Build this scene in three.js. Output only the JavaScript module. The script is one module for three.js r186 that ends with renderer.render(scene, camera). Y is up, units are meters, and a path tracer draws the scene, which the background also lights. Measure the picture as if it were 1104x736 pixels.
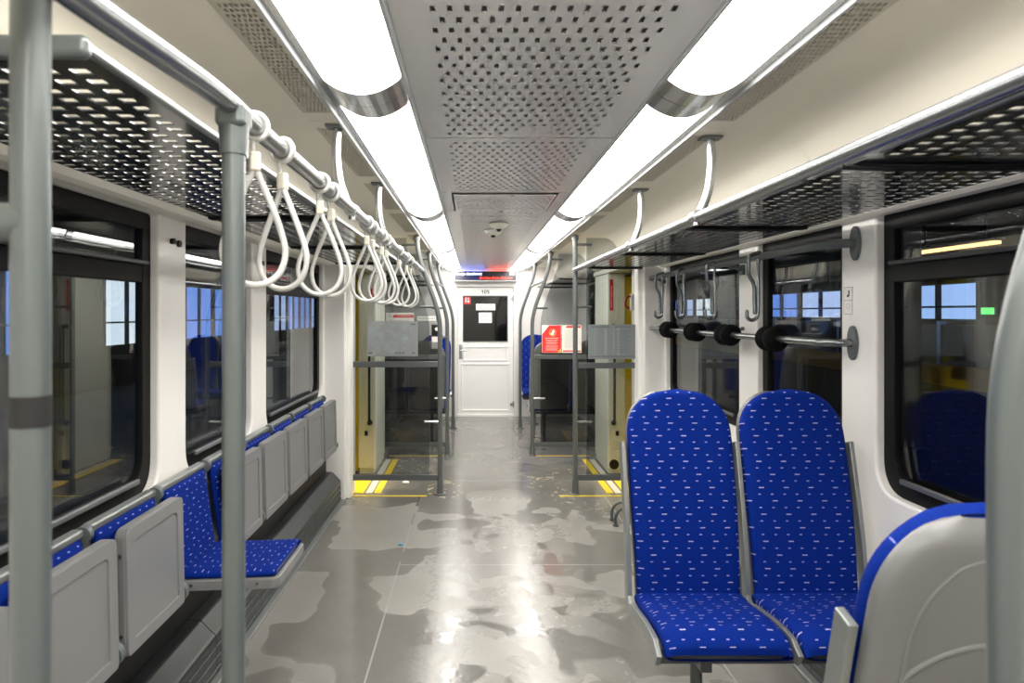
import * as THREE from 'three';
import { RoundedBoxGeometry } from 'three/addons/geometries/RoundedBoxGeometry.js';
import { mergeGeometries } from 'three/addons/utils/BufferGeometryUtils.js';
import { RectAreaLightUniformsLib } from 'three/addons/lights/RectAreaLightUniformsLib.js';

// ---------------------------------------------------------------- camera, sky, exposure
// x = 0 is the middle of the carriage, y = 0 its floor, -z runs down the carriage
const EYE = [-0.17, 1.55, 0], F = 736, VX = 511, VY = 337;
const camera = new THREE.PerspectiveCamera(2 * Math.atan(368 / F) * 180 / Math.PI, 1104 / 736, 0.05, 200);
camera.position.set(...EYE);
camera.lookAt(EYE[0], EYE[1], -10);
camera.setViewOffset(1104, 736, 552 - VX, 368 - VY, 1104, 736);
camera.focus = 4.2;
camera.userData.fStop = 4.5;
const scene = new THREE.Scene();
scene.background = new THREE.Color(0.004, 0.005, 0.008);
const renderer = new THREE.WebGLRenderer();
renderer.toneMapping = THREE.LinearToneMapping;
renderer.toneMappingExposure = 1.92;
renderer.shadowMap.enabled = true;
RectAreaLightUniformsLib.init();
const LAMP = 2.4, LAMP_COLOR = new THREE.Color(1, 0.985, 0.955);

// ---------------------------------------------------------------- helpers
let seed = 7;
const rnd = () => { seed = (seed * 1664525 + 1013904223) >>> 0; return seed / 4294967296; };
const V = (x, y, z) => new THREE.Vector3(x, y, z);
function clean(g) {
  let n = g.index ? g.toNonIndexed() : g;
  if (!n.attributes.normal) n.computeVertexNormals();
  if (!n.attributes.uv) n.setAttribute('uv', new THREE.BufferAttribute(new Float32Array(n.attributes.position.count * 2), 2));
  for (const k of Object.keys(n.attributes)) if (!['position', 'normal', 'uv'].includes(k)) n.deleteAttribute(k);
  n.morphAttributes = {};
  return n;
}
const merge = (gs) => { const l = [gs].flat(Infinity).filter(Boolean).map(clean); return l.length === 1 ? l[0] : mergeGeometries(l, false); };
const used = {};
function numbered(n) { const k = used[n] = (used[n] ?? -1) + 1; return k ? n + '_' + String(k).padStart(3, '0') : n; }
function shade(o) { o.castShadow = true; o.receiveShadow = true; return o; }
function mesh(name, gs, mat, parent) {
  const m = shade(new THREE.Mesh(merge(gs), mat));
  m.name = parent ? name : numbered(name);
  (parent ?? scene).add(m);
  return m;
}
function tag(o, label, category, group, kind) {
  if (label) o.userData.label = label;
  if (category) o.userData.category = category;
  if (group) o.userData.group = group;
  if (kind) o.userData.kind = kind;
  return o;
}
function thing(name, label, category, pos = [0, 0, 0], turn = 0, group) {
  const g = new THREE.Group(); g.name = numbered(name); g.position.set(...pos); g.rotation.y = turn; scene.add(g);
  return tag(g, label, category, group);
}
function copyOf(o, pos, turn, label) {
  const c = o.clone(); c.name = numbered(o.name.replace(/_\d{3}$/, '')); c.userData = { ...o.userData }; scene.add(c);
  c.position.set(...pos); if (turn !== undefined) c.rotation.y = turn; if (label) c.userData.label = label;
  return c;
}
const struct = (name, gs, mat, label, category) => tag(mesh(name, gs, mat), label, category, null, 'structure');
const box = (x0, x1, y0, y1, z0, z1) => new THREE.BoxGeometry(Math.abs(x1 - x0), Math.abs(y1 - y0), Math.abs(z1 - z0)).translate((x0 + x1) / 2, (y0 + y1) / 2, (z0 + z1) / 2);
const rbox = (x0, x1, y0, y1, z0, z1, r = 0.006, s = 3) => new RoundedBoxGeometry(Math.abs(x1 - x0), Math.abs(y1 - y0), Math.abs(z1 - z0), s, r).translate((x0 + x1) / 2, (y0 + y1) / 2, (z0 + z1) / 2);
function cyl(a, b, r, r2 = r, n = 20) {
  const A = V(...a), B = V(...b), d = B.clone().sub(A);
  const g = new THREE.CylinderGeometry(r2, r, d.length(), n).translate(0, d.length() / 2, 0);
  g.applyQuaternion(new THREE.Quaternion().setFromUnitVectors(V(0, 1, 0), d.normalize()));
  return g.translate(...a);
}
function tube(pts, r, seg = 40, rad = 14, closed = false, tension = 0.5) {
  const c = new THREE.CatmullRomCurve3(pts.map((p) => V(...p)), closed, 'catmullrom', tension);
  const g = [new THREE.TubeGeometry(c, seg, r, rad, closed)];
  if (!closed) for (const p of [pts[0], pts[pts.length - 1]]) g.push(new THREE.SphereGeometry(r, rad, 8).translate(...p));
  return g;
}
const lathe = (pts, n = 24) => new THREE.LatheGeometry(pts.map((p) => new THREE.Vector2(...p)), n);
class Quads {
  p = []; n = []; u = [];
  quad(a, b, c, d) {
    const e = [b[0] - a[0], b[1] - a[1], b[2] - a[2]], f = [c[0] - a[0], c[1] - a[1], c[2] - a[2]];
    let k = [e[1] * f[2] - e[2] * f[1], e[2] * f[0] - e[0] * f[2], e[0] * f[1] - e[1] * f[0]];
    const l = Math.hypot(...k) || 1; k = k.map((x) => x / l);
    for (const q of [a, b, c, a, c, d]) { this.p.push(...q); this.n.push(...k); this.u.push(q[0], q[2]); }
  }
  done() {
    const g = new THREE.BufferGeometry();
    g.setAttribute('position', new THREE.Float32BufferAttribute(this.p, 3));
    g.setAttribute('normal', new THREE.Float32BufferAttribute(this.n, 3));
    g.setAttribute('uv', new THREE.Float32BufferAttribute(this.u, 2));
    return g;
  }
}
// a perforated sheet in the xz plane; depth values (metres ahead of the eye) run d0..d1
function perforated(x0, x1, d0, d1, y, th, cols, hw, rowPitch, hl, { stagger = 0, margin = 0, skip = () => false, top = false, tilt = 0 } = {}) {
  const q = new Quads(), Y = (x) => y + tilt * (Math.abs(x) - Math.abs(x0));
  const flat = (a, b, za, zb) => {
    if (b - a < 1e-6 || Math.abs(zb - za) < 1e-6) return;
    q.quad([a, Y(a), -za], [a, Y(a), -zb], [b, Y(b), -zb], [b, Y(b), -za]);
    if (top) q.quad([a, Y(a) + th, -za], [b, Y(b) + th, -za], [b, Y(b) + th, -zb], [a, Y(a) + th, -zb]);
  };
  const n = Math.max(0, Math.floor((d1 - d0 - 2 * margin) / rowPitch)), s = d0 + (d1 - d0 - n * rowPitch) / 2;
  flat(x0, x1, d0, s); flat(x0, x1, s + n * rowPitch, d1);
  for (let i = 0; i < n; i++) {
    const a = s + i * rowPitch, b = a + rowPitch, c = (a + b) / 2, off = i % 2 ? stagger : 0;
    const holes = cols.map((x) => x + off).filter((x) => !skip(x, c) && x + hw < x1 - 0.004 && x - hw > x0 + 0.004);
    if (!holes.length) { flat(x0, x1, a, b); continue; }
    flat(x0, x1, a, c - hl); flat(x0, x1, c + hl, b);
    let at = x0;
    for (const x of holes) {
      flat(at, x - hw, c - hl, c + hl); at = x + hw;
      const A = x - hw, B = x + hw, p = c - hl, r = c + hl;
      q.quad([A, Y(A), -p], [A, Y(A) + th, -p], [A, Y(A) + th, -r], [A, Y(A), -r]);
      q.quad([B, Y(B), -p], [B, Y(B), -r], [B, Y(B) + th, -r], [B, Y(B) + th, -p]);
      q.quad([A, Y(A), -p], [B, Y(B), -p], [B, Y(B) + th, -p], [A, Y(A) + th, -p]);
      q.quad([A, Y(A), -r], [A, Y(A) + th, -r], [B, Y(B) + th, -r], [B, Y(B), -r]);
    }
    flat(at, x1, c - hl, c + hl);
  }
  for (const x of [x0, x1]) q.quad([x, Y(x), -d0], [x, Y(x), -d1], [x, Y(x) + th, -d1], [x, Y(x) + th, -d0]);
  for (const d of [d0, d1]) q.quad([x0, Y(x0), -d], [x1, Y(x1), -d], [x1, Y(x1) + th, -d], [x0, Y(x0) + th, -d]);
  return q.done();
}
// closed cushion along a path in the (y, z) plane: path(v) -> [y, z], half width hw(v), half thickness t(v)
function cushion(path, hw, t, nv = 40, nr = 36, e = 0.35, x0 = 0) {
  const pos = [], uv = [], idx = [];
  let len = 0, last = null;
  for (let j = 0; j <= nv; j++) {
    const v = j / nv, p = path(v), a = path(Math.max(0, v - 1e-3)), b = path(Math.min(1, v + 1e-3));
    const dy = b[0] - a[0], dz = b[1] - a[1], l = Math.hypot(dy, dz) || 1, N = [dz / l, -dy / l];
    if (last) len += Math.hypot(p[0] - last[0], p[1] - last[1]);
    last = p;
    for (let i = 0; i <= nr; i++) {
      const th = i / nr * Math.PI * 2, c = Math.cos(th), s = Math.sin(th);
      const x = hw(v) * Math.sign(c) * Math.abs(c) ** e, o = t(v) * Math.sign(s) * Math.abs(s) ** 0.8;
      pos.push(x0 + x, p[0] + N[0] * o, p[1] + N[1] * o); uv.push(x0 + x, len);
      if (i < nr && j < nv) { const k = j * (nr + 1) + i; idx.push(k, k + nr + 1, k + 1, k + 1, k + nr + 1, k + nr + 2); }
    }
  }
  const g = new THREE.BufferGeometry();
  g.setAttribute('position', new THREE.Float32BufferAttribute(pos, 3)); g.setAttribute('uv', new THREE.Float32BufferAttribute(uv, 2));
  g.setIndex(idx); g.computeVertexNormals();
  return g;
}
// polyline profile in (x, y), swept along z from depth d0 to d1, with thickness
function sweepProfile(pts, th, d0, d1, smooth = true) {
  const s = new THREE.Shape(), out = pts.map((p, i) => {
    const a = pts[Math.max(0, i - 1)], b = pts[Math.min(pts.length - 1, i + 1)], l = Math.hypot(b[0] - a[0], b[1] - a[1]);
    return [p[0] - (b[1] - a[1]) / l * th, p[1] + (b[0] - a[0]) / l * th];
  });
  s.moveTo(...pts[0]); pts.slice(1).forEach((p) => s.lineTo(...p)); out.reverse().forEach((p) => s.lineTo(...p)); s.closePath();
  const g = new THREE.ExtrudeGeometry(s, { depth: d1 - d0, bevelEnabled: false });
  return g.translate(0, 0, -d1);
}
function rrect(s, x0, x1, y0, y1, r) {
  const q = Array.isArray(r) ? r : [r, r, r, r];                      // bottom-start, bottom-end, top-end, top-start
  s.moveTo(x0 + q[0], y0); s.lineTo(x1 - q[1], y0); if (q[1]) s.quadraticCurveTo(x1, y0, x1, y0 + q[1]);
  s.lineTo(x1, y1 - q[2]); if (q[2]) s.quadraticCurveTo(x1, y1, x1 - q[2], y1);
  s.lineTo(x0 + q[3], y1); if (q[3]) s.quadraticCurveTo(x0, y1, x0, y1 - q[3]);
  s.lineTo(x0, y0 + q[0]); if (q[0]) s.quadraticCurveTo(x0, y0, x0 + q[0], y0);
  return s;
}
const smooth = (a, b, x) => { const t = Math.min(1, Math.max(0, (x - a) / (b - a))); return t * t * (3 - 2 * t); };
const mix = (a, b, t) => a + (b - a) * t;
// value noise
const hash = (x, y, s) => { let h = Math.imul(x | 0, 374761393) + Math.imul(y | 0, 668265263) + Math.imul(s | 0, 2147483647 ^ 0x5bd1e995); h = Math.imul(h ^ (h >>> 13), 1274126177); return ((h ^ (h >>> 16)) >>> 0) / 4294967296; };
function noise(x, y, s = 0) {
  const i = Math.floor(x), j = Math.floor(y), u = x - i, v = y - j, a = u * u * (3 - 2 * u), b = v * v * (3 - 2 * v);
  return mix(mix(hash(i, j, s), hash(i + 1, j, s), a), mix(hash(i, j + 1, s), hash(i + 1, j + 1, s), a), b);
}
const fbm = (x, y, s, o = 4) => { let r = 0, a = 0.5, n = 0; for (let k = 0; k < o; k++) { r += a * noise(x, y, s + k); n += a; x *= 2.03; y *= 2.03; a *= 0.5; } return r / n; };
function dataTexture(w, h, fn, srgb = false) {
  const d = new Uint8Array(w * h * 4);
  for (let j = 0; j < h; j++) for (let i = 0; i < w; i++) { const c = fn(i / w, j / h), k = (j * w + i) * 4; d[k] = c[0] * 255; d[k + 1] = c[1] * 255; d[k + 2] = c[2] * 255; d[k + 3] = 255; }
  const t = new THREE.DataTexture(d, w, h); t.magFilter = THREE.LinearFilter; t.minFilter = THREE.LinearFilter;
  t.wrapS = t.wrapT = THREE.RepeatWrapping; if (srgb) t.colorSpace = THREE.SRGBColorSpace; t.needsUpdate = true;
  return t;
}
function canvasTexture(w, h, draw) {
  const c = document.createElement('canvas'); c.width = w; c.height = h; const g = c.getContext('2d'); draw(g, w, h);
  const t = new THREE.CanvasTexture(c); t.colorSpace = THREE.SRGBColorSpace; return t;
}

// ---------------------------------------------------------------- materials
const std = (color, roughness, metalness = 0, extra = {}) => new THREE.MeshPhysicalMaterial({ color, roughness, metalness, ...extra });
const tile = (u) => (u % 1 + 1) % 1;
const grainTex = dataTexture(256, 256, (u, v) => { const n = 0.5 * noise(u * 128, v * 128, 3) + 0.5 * noise(u * 64, v * 64, 9); return [n, n, n]; });
grainTex.repeat.set(4, 4);
const scuffTex = dataTexture(256, 256, (u, v) => { const n = 0.86 + 0.14 * fbm(u * 12, v * 12, 21, 4); return [n, n, n]; });
const M = {
  wall: std(0xe9e7e3, 0.42, 0, { bumpMap: grainTex, bumpScale: 0.00008 }),
  cove: std(0xf7f1e1, 0.45, 0, { bumpMap: grainTex, bumpScale: 0.0001 }),
  ceilingGrey: std(0xd2d2d2, 0.26, 0.0),
  cavity: std(0xb4b6b7, 0.6),
  trim: std(0xd8d5cb, 0.4),
  silver: std(0xb9bcbe, 0.22, 0.9),
  chrome: std(0x9b9ea0, 0.27, 0.95),
  pole: std(0x565d5d, 0.33, 0.15, { clearcoat: 0.3, clearcoatRoughness: 0.2 }),
  darkPole: std(0x5f6363, 0.38, 0.2),
  bar: std(0x55595a, 0.4, 0.2),
  tape: std(0x161616, 0.7),
  rubber: std(0x060606, 0.55, 0, { specularIntensity: 0.45 }),
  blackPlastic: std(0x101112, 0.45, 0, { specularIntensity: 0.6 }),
  hookMetal: std(0x8d9192, 0.25, 0.9),
  foam: std(0x0a0a0a, 0.9, 0, { specularIntensity: 0.3 }),
  rack: std(0x3a3d3e, 0.16, 0.25, { clearcoat: 0.6, clearcoatRoughness: 0.08 }),
  rackEdge: std(0x8f9394, 0.3, 0.85),
  strap: std(0xbdbdb9, 0.45),
  strapClip: std(0xcac6ba, 0.5),
  shell: std(0x7d7e7f, 0.4, 0, { bumpMap: grainTex, bumpScale: 0.0001 }),
  seatShell: std(0x6c6d6d, 0.38, 0, { bumpMap: grainTex, bumpScale: 0.0001 }),
  shellDark: std(0x6b6e6f, 0.45),
  knob: std(0x5a6161, 0.42),
  seatRail: std(0x8e9291, 0.32, 0.55),
  heater: std(0x3e4242, 0.36, 0.5),
  yellow: std(0xf4da00, 0.4),
  yellowPaint: std(0xe6c820, 0.5),
  whitePaint: std(0xcfcbc0, 0.6),
  pillar: std(0xdfe2d6, 0.4),
  white: std(0xf3f2ee, 0.45),
  boardGrey: std(0x7d8283, 0.5, 0.1, { map: null }),
  red: std(0xc8191e, 0.5),
  glass: std(0xe6eaea, 0.0, 0, { transmission: 1, thickness: 0, ior: 1.5 }),
  tint: std(0xb2b6b6, 0.0, 0, { transmission: 1, thickness: 0, ior: 1.5 }),
  smoke: std(0x7c8080, 0.02, 0, { transmission: 1, thickness: 0, ior: 1.5 }),
  dark: std(0x08090a, 0.3),
  lens: std(0xffffff, 0.4, 0, { emissive: 0xfffaf2, emissiveIntensity: 8 }),
};
const fabricTex = canvasTexture(388, 400, (g, w, h) => {              // one repeat is 97 x 100 mm of cloth
  g.fillStyle = '#002278'; g.fillRect(0, 0, w, h);
  for (let k = 0; k < 16000; k++) { const d = rnd(); g.fillStyle = d < 0.5 ? 'rgba(0,14,80,0.35)' : 'rgba(0,54,168,0.28)'; g.fillRect(rnd() * w, rnd() * h, 2, 3); }
  const dash = (x, y, l, c) => { g.fillStyle = c; g.fillRect(x - l / 2, y - 8, l, 16); g.fillStyle = 'rgba(90,84,160,0.6)'; g.fillRect(x - l / 2, y + 2, l, 4); };
  dash(97, 50, 80, '#a9a8cf'); dash(291, 250, 80, '#a9a8cf');
  for (const [y] of [[150], [350]]) for (const x of [60, 254]) { dash(x, y, 40, '#8f97d6'); }
});
fabricTex.wrapS = fabricTex.wrapT = THREE.RepeatWrapping; fabricTex.repeat.set(1 / 0.097, 1 / 0.1);
const weave = grainTex.clone(); weave.repeat.set(6, 6);
M.fabric = std(0xffffff, 0.85, 0, { map: fabricTex, specularIntensity: 0.25, bumpMap: weave, bumpScale: 0.0006 });

// ---------------------------------------------------------------- floor
const HALF = 1.40, D_END = 10.2, D_BACK = -2.6, CEIL = 2.225, PANEL_Y = 2.2;
{
  const W = 2.96, d0 = 1.1, d1 = D_END + 0.1;
  const field = (u, v) => {
    const x = (u - 0.5) * W, d = mix(d0, d1, v);
    const wx = x + 0.18 * (fbm(x * 3, d * 3, 40, 3) - 0.5), wd = d + 0.3 * (fbm(x * 3, d * 2.4, 50, 3) - 0.5);
    const big = fbm(wx * 2.3, wd * 2.1, 60, 3);
    let dry = smooth(0.485, 0.52, big);
    const aisle = smooth(0.62, 0.3, Math.abs(x - 0.05)) * smooth(5.6, 4.4, d);
    const prints = smooth(0.48, 0.55, fbm(wx * 9, wd * 6.5, 80, 2));
    dry = mix(dry, Math.max(dry * 0.6, prints), aisle * 0.75);
    const vest = smooth(5.6, 5.9, d);
    dry = mix(dry, smooth(0.56, 0.6, big) * 0.5, vest);
    return { x, d, dry, vest };
  };
  const map = dataTexture(1024, 2048, (u, v) => {
    const { x, d, dry, vest } = field(u, v);
    const speck = 0.93 + 0.07 * noise(x * 320, d * 320, 5), mott = 0.94 + 0.12 * (fbm(x * 5, d * 5, 90, 4) - 0.5);
    let c = mix(0.49, 0.59, dry) * speck * mott;
    let r = c * 1.0, g = c * 0.985, b = c * 0.945;
    // welded sheet seams
    const seam = (Math.abs(x + 0.63) < 0.004 && d < 5.75) || (Math.abs(x - 0.93) < 0.004 && d < 5.75) || (Math.abs(d - 4.2) < 0.005 && x > -0.63 && x < 0.93) || (Math.abs(d - 6.3) < 0.004);
    if (seam && noise(x * 6, d * 3, 33) > 0.35) { const k = d > 5 && d < 5.75 && x < 0 ? 0.3 : 0.62; r = g = b = k; }
    // dried salt specks by the doors
    if (vest > 0.02 || d > 5.1) {
      const s = smooth(0.66, 0.72, fbm(x * 26, d * 20, 120, 3)) * smooth(0.45, 0.62, fbm(x * 2.4, d * 2.2, 130, 2)) * smooth(0.15, 0.5, Math.abs(x)) * smooth(5.1, 5.7, d) * smooth(7.5, 7.2, d);
      r = mix(r, 0.78, s); g = mix(g, 0.72, s); b = mix(b, 0.62, s);
    }
    return [r, g, b];
  }, true);
  const rough = dataTexture(1024, 2048, (u, v) => {
    const { x, d, dry } = field(u, v);
    const n = noise(x * 60, d * 60, 7), r = mix(0.14, 0.30, dry) + 0.04 * (n - 0.5);
    return [0, r, 0];
  });
  const bump = dataTexture(512, 512, (u, v) => { const n = 0.6 * fbm(u * 24, v * 24, 200, 3) + 0.4 * noise(u * 200, v * 200, 210); return [n, n, n]; });
  bump.repeat.set(1, 3);
  const top = new THREE.PlaneGeometry(W, d1 - d0).rotateX(-Math.PI / 2).translate(0, 0, -(d0 + d1) / 2);
  const uv = top.attributes.uv, p = top.attributes.position;
  for (let i = 0; i < uv.count; i++) uv.setXY(i, p.getX(i) / W + 0.5, (-p.getZ(i) - d0) / (d1 - d0));
  const fm = std(0xffffff, 1, 0, { map, roughnessMap: rough, bumpMap: bump, bumpScale: 0.0008, ior: 1.5 });
  const fl = struct('floor', [top], fm, 'wet grey vinyl floor with drying patches along the aisle', 'floor');
  mesh('floor_slab', [box(-1.48, 1.48, -0.08, -0.001, -d1, -d0)], std(0x6a6862, 0.6), fl);
  mesh('floor_sheet', [box(-1.48, 1.48, -0.08, 0, -d0, -D_BACK)], std(0x8d8a83, 0.3), fl);
  // painted markings of the entrance area
  for (const s of [-1, 1]) {
    const f = (x0, x1, a, b, m, n) => mesh(n, [box(s * x0, s * x1, 0.0005, 0.0025, -a, -b)], m, fl);
    f(s < 0 ? 0.57 : 0.55, 1.21, 5.76, 5.79, M.yellowPaint, 'yellow_line');
    f(0.47, 1.09, 7.38, 7.405, M.yellowPaint, 'yellow_line');
    f(0.97, 1.03, 5.86, 7.22, M.yellowPaint, 'yellow_line');
    f(1.045, 1.10, 5.86, 7.22, M.whitePaint, 'tactile_strip');
    f(1.12, 1.34, 5.86, 6.5, M.yellowPaint, 'threshold_plate');
  }
}

// ---------------------------------------------------------------- walls, windows
const WIN = [
  { side: -1, d0: 1.05, d1: 2.67, divider: true }, { side: -1, d0: 2.92, d1: 3.79 }, { side: -1, d0: 4.05, d1: 5.58, divider: true }, { side: -1, d0: 7.75, d1: 9.4, divider: true },
  { side: 1, d0: 1.05, d1: 2.67, divider: true }, { side: 1, d0: 2.92, d1: 3.79 }, { side: 1, d0: 4.05, d1: 5.58 }, { side: 1, d0: 7.75, d1: 9.4, divider: true },
];
const WY0 = 0.855, WY1 = 1.935;
function wallSide(s) {
  const sh = new THREE.Shape();                                        // drawn in (depth, height)
  sh.moveTo(D_BACK, 0); sh.lineTo(5.81, 0); sh.lineTo(5.81, 1.93); sh.lineTo(6.6, 1.93); sh.lineTo(6.6, 0); sh.lineTo(D_END, 0); sh.lineTo(D_END, 2.3); sh.lineTo(D_BACK, 2.3); sh.closePath();
  for (const w of WIN) if (w.side === s) sh.holes.push(rrect(new THREE.Path(), w.d0, w.d1, WY0, WY1, [0.13, 0.13, 0.02, 0.02]));
  const g = new THREE.ExtrudeGeometry(sh, { depth: 0.05, bevelEnabled: true, bevelSize: 0.012, bevelThickness: 0.012, bevelOffset: -0.012, bevelSegments: 4, curveSegments: 10 });
  g.rotateY(Math.PI / 2);                                              // depth -> -z, extrusion -> +x
  g.translate(s < 0 ? -HALF - 0.062 : HALF + 0.012, 0, 0);
  return g;
}
const wallL = struct('wall_left', wallSide(-1), M.wall, 'white carriage side wall behind the folding seats', 'wall');
const wallR = struct('wall_right', wallSide(1), M.wall, 'white carriage side wall carrying the bicycle rails', 'wall');
const winLabel = ['window beside the folded seats with an upper vent, next to the taped pole', 'narrow undivided window above the opened folding seat', 'window with an upper vent above the folded seats by the entrance', 'rear window of the folding-seat side beyond the smoked screen',
  'window with an upper vent beside the double blue seats', 'narrow undivided window behind the bicycle rail end flanges', 'wide undivided window behind the bicycle hooks by the entrance', 'rear window of the bicycle side beyond the red notice'];
WIN.forEach((w, i) => {
  const s = w.side, X = s * (HALF + 0.048);
  const ring = (a0, a1, b0, b1, r, t, th, x) => {
    const sh = rrect(new THREE.Shape(), a0, a1, b0, b1, [r, r, 0.02, 0.02]);
    sh.holes.push(rrect(new THREE.Path(), a0 + t, a1 - t, b0 + t, b1 - t, [Math.max(0.01, r - t * 0.6), Math.max(0.01, r - t * 0.6), 0.012, 0.012]));
    return new THREE.ExtrudeGeometry(sh, { depth: th, bevelEnabled: true, bevelSize: 0.004, bevelThickness: 0.004, bevelSegments: 2, curveSegments: 10 }).rotateY(Math.PI / 2).translate(x, 0, 0);
  };
  const f = struct('window_' + (i + 1), [ring(w.d0 + 0.004, w.d1 - 0.004, WY0 + 0.004, WY1 - 0.004, 0.13, 0.058, 0.022, X - 0.012)], M.rubber, winLabel[i], 'window');
  const pane = (y0, y1, n) => {
    const sh = rrect(new THREE.Shape(), w.d0 + 0.05, w.d1 - 0.05, y0, y1, [y0 < 1 ? 0.1 : 0.005, y0 < 1 ? 0.1 : 0.005, 0.01, 0.01]);
    mesh(n, new THREE.ShapeGeometry(sh, 10).rotateY(Math.PI / 2).translate(X + 0.004 * s, 0, 0), M.glass, f);
    mesh('outer_' + n, new THREE.ShapeGeometry(sh, 10).rotateY(Math.PI / 2).translate(X + 0.02 * s, 0, 0), M.glass, f);
  };
  if (w.divider) {
    pane(WY0 + 0.05, 1.69, 'pane'); pane(1.69, WY1 - 0.05, 'upper_pane');
    mesh('divider', [rbox(X - 0.02, X + 0.012, 1.665, 1.735, -w.d0 - 0.055, -w.d1 + 0.055, 0.006)], M.rubber, f);
    mesh('divider_lip', [rbox(X - s * 0.03 - 0.008, X - s * 0.03 + 0.008, 1.732, 1.748, -w.d0 - 0.06, -w.d1 + 0.06, 0.005)], std(0x4a4c4e, 0.3, 0.6), f);
  } else pane(WY0 + 0.05, WY1 - 0.05, 'pane');
  // aluminium ledge inside the lower frame edge
  mesh('sill_bar', [rbox(X - s * 0.03 - 0.008, X - s * 0.03 + 0.008, WY0 + 0.058, WY0 + 0.078, -w.d0 - 0.13, -w.d1 + 0.13, 0.006)], std(0x6d7072, 0.35, 0.5), f);
});
// moulding under the luggage racks
for (const s of [-1, 1]) {
  const p = [[HALF, 1.922], [HALF - 0.03, 1.925], [HALF - 0.05, 1.935], [HALF - 0.07, 1.955], [HALF - 0.088, 1.962], [HALF - 0.095, 1.97], [HALF - 0.088, 1.978], [HALF, 1.985]];
  const sh = new THREE.Shape(); p.forEach((q) => { q[1] += s < 0 ? 0.012 : 0; }); p.forEach((q, k) => k ? sh.lineTo(s * q[0], q[1]) : sh.moveTo(s * q[0], q[1])); sh.closePath();
  const g = new THREE.ExtrudeGeometry(sh, { depth: D_END - D_BACK, bevelEnabled: false }).translate(0, 0, -D_END);
  struct(s < 0 ? 'trim_1' : 'trim_2', g, M.trim, s < 0 ? 'cream moulding over the windows of the folding-seat wall' : 'cream moulding over the windows of the bicycle-rail wall', 'moulding');
}
// white jamb blocks between passenger area and entrance
for (const s of [-1, 1]) {
  const b = struct(s < 0 ? 'trim_3' : 'trim_4', [rbox(s * 1.235, s * 1.405, 0, 1.95, -5.62, -5.81, 0.008)], M.wall, s < 0 ? 'white jamb block closing the row of folding seats' : 'white jamb block at the end of the bicycle rails', 'jamb');
  mesh('edge_strip', [rbox(s * 1.20, s * 1.236, 0, 1.95, -5.70, -5.93, 0.008)], M.white, b);
}
// white end wall, rear wall behind the viewer, roof
{
  const sh = new THREE.Shape(); sh.moveTo(-1.47, 0); sh.lineTo(-0.46, 0); sh.lineTo(-0.46, 1.94); sh.lineTo(0.46, 1.94); sh.lineTo(0.46, 0); sh.lineTo(1.47, 0); sh.lineTo(1.47, 2.4); sh.lineTo(-1.47, 2.4); sh.closePath();
  struct('wall_end', new THREE.ExtrudeGeometry(sh, { depth: 0.1, bevelEnabled: false }).translate(0, 0, -D_END - 0.1), M.wall, 'white end wall around the numbered cab door', 'wall');
  struct('wall_back', [box(-1.47, 1.47, -0.05, 2.4, -D_BACK, -D_BACK + 0.08)], M.wall, 'white closing wall of the carriage', 'wall');
  struct('roof', [box(-1.47, 1.47, 2.4, 2.45, -D_END - 0.1, -D_BACK + 0.08)], M.cavity, 'carriage roof above the ceiling panels', 'roof');
}

// ---------------------------------------------------------------- ceiling
const PROFILE = [[0.745, CEIL], [0.8, CEIL - 0.003], [0.92, CEIL - 0.008], [0.975, CEIL - 0.022], [1.02, CEIL - 0.055], [1.05, CEIL - 0.10], [1.075, CEIL - 0.15], [1.11, CEIL - 0.195], [1.17, CEIL - 0.225], [1.26, CEIL - 0.238], [1.41, CEIL - 0.242]];
function coveSheet(s, d0, d1) {
  const pts = new THREE.CatmullRomCurve3(PROFILE.map((p) => V(p[0], p[1], 0)), false, 'centripetal').getSpacedPoints(56), pos = [], uv = [], idx = [];
  let at = 0;
  for (const up of [0, 0.02]) {
    pts.forEach((p, i) => { for (const d of [d0, d1]) { pos.push(s * (p.x + up * 0.5), p.y + up, -d); uv.push(p.x + p.y, d); } });
    for (let i = 0; i < 56; i++) { const k = at + 2 * i, f = (s > 0) === (up === 0); idx.push(...(f ? [k, k + 1, k + 2, k + 1, k + 3, k + 2] : [k, k + 2, k + 1, k + 1, k + 2, k + 3])); }
    at += 114;
  }
  const g = new THREE.BufferGeometry();
  g.setAttribute('position', new THREE.Float32BufferAttribute(pos, 3)); g.setAttribute('uv', new THREE.Float32BufferAttribute(uv, 2)); g.setIndex(idx); g.computeVertexNormals();
  return g;
}
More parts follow.
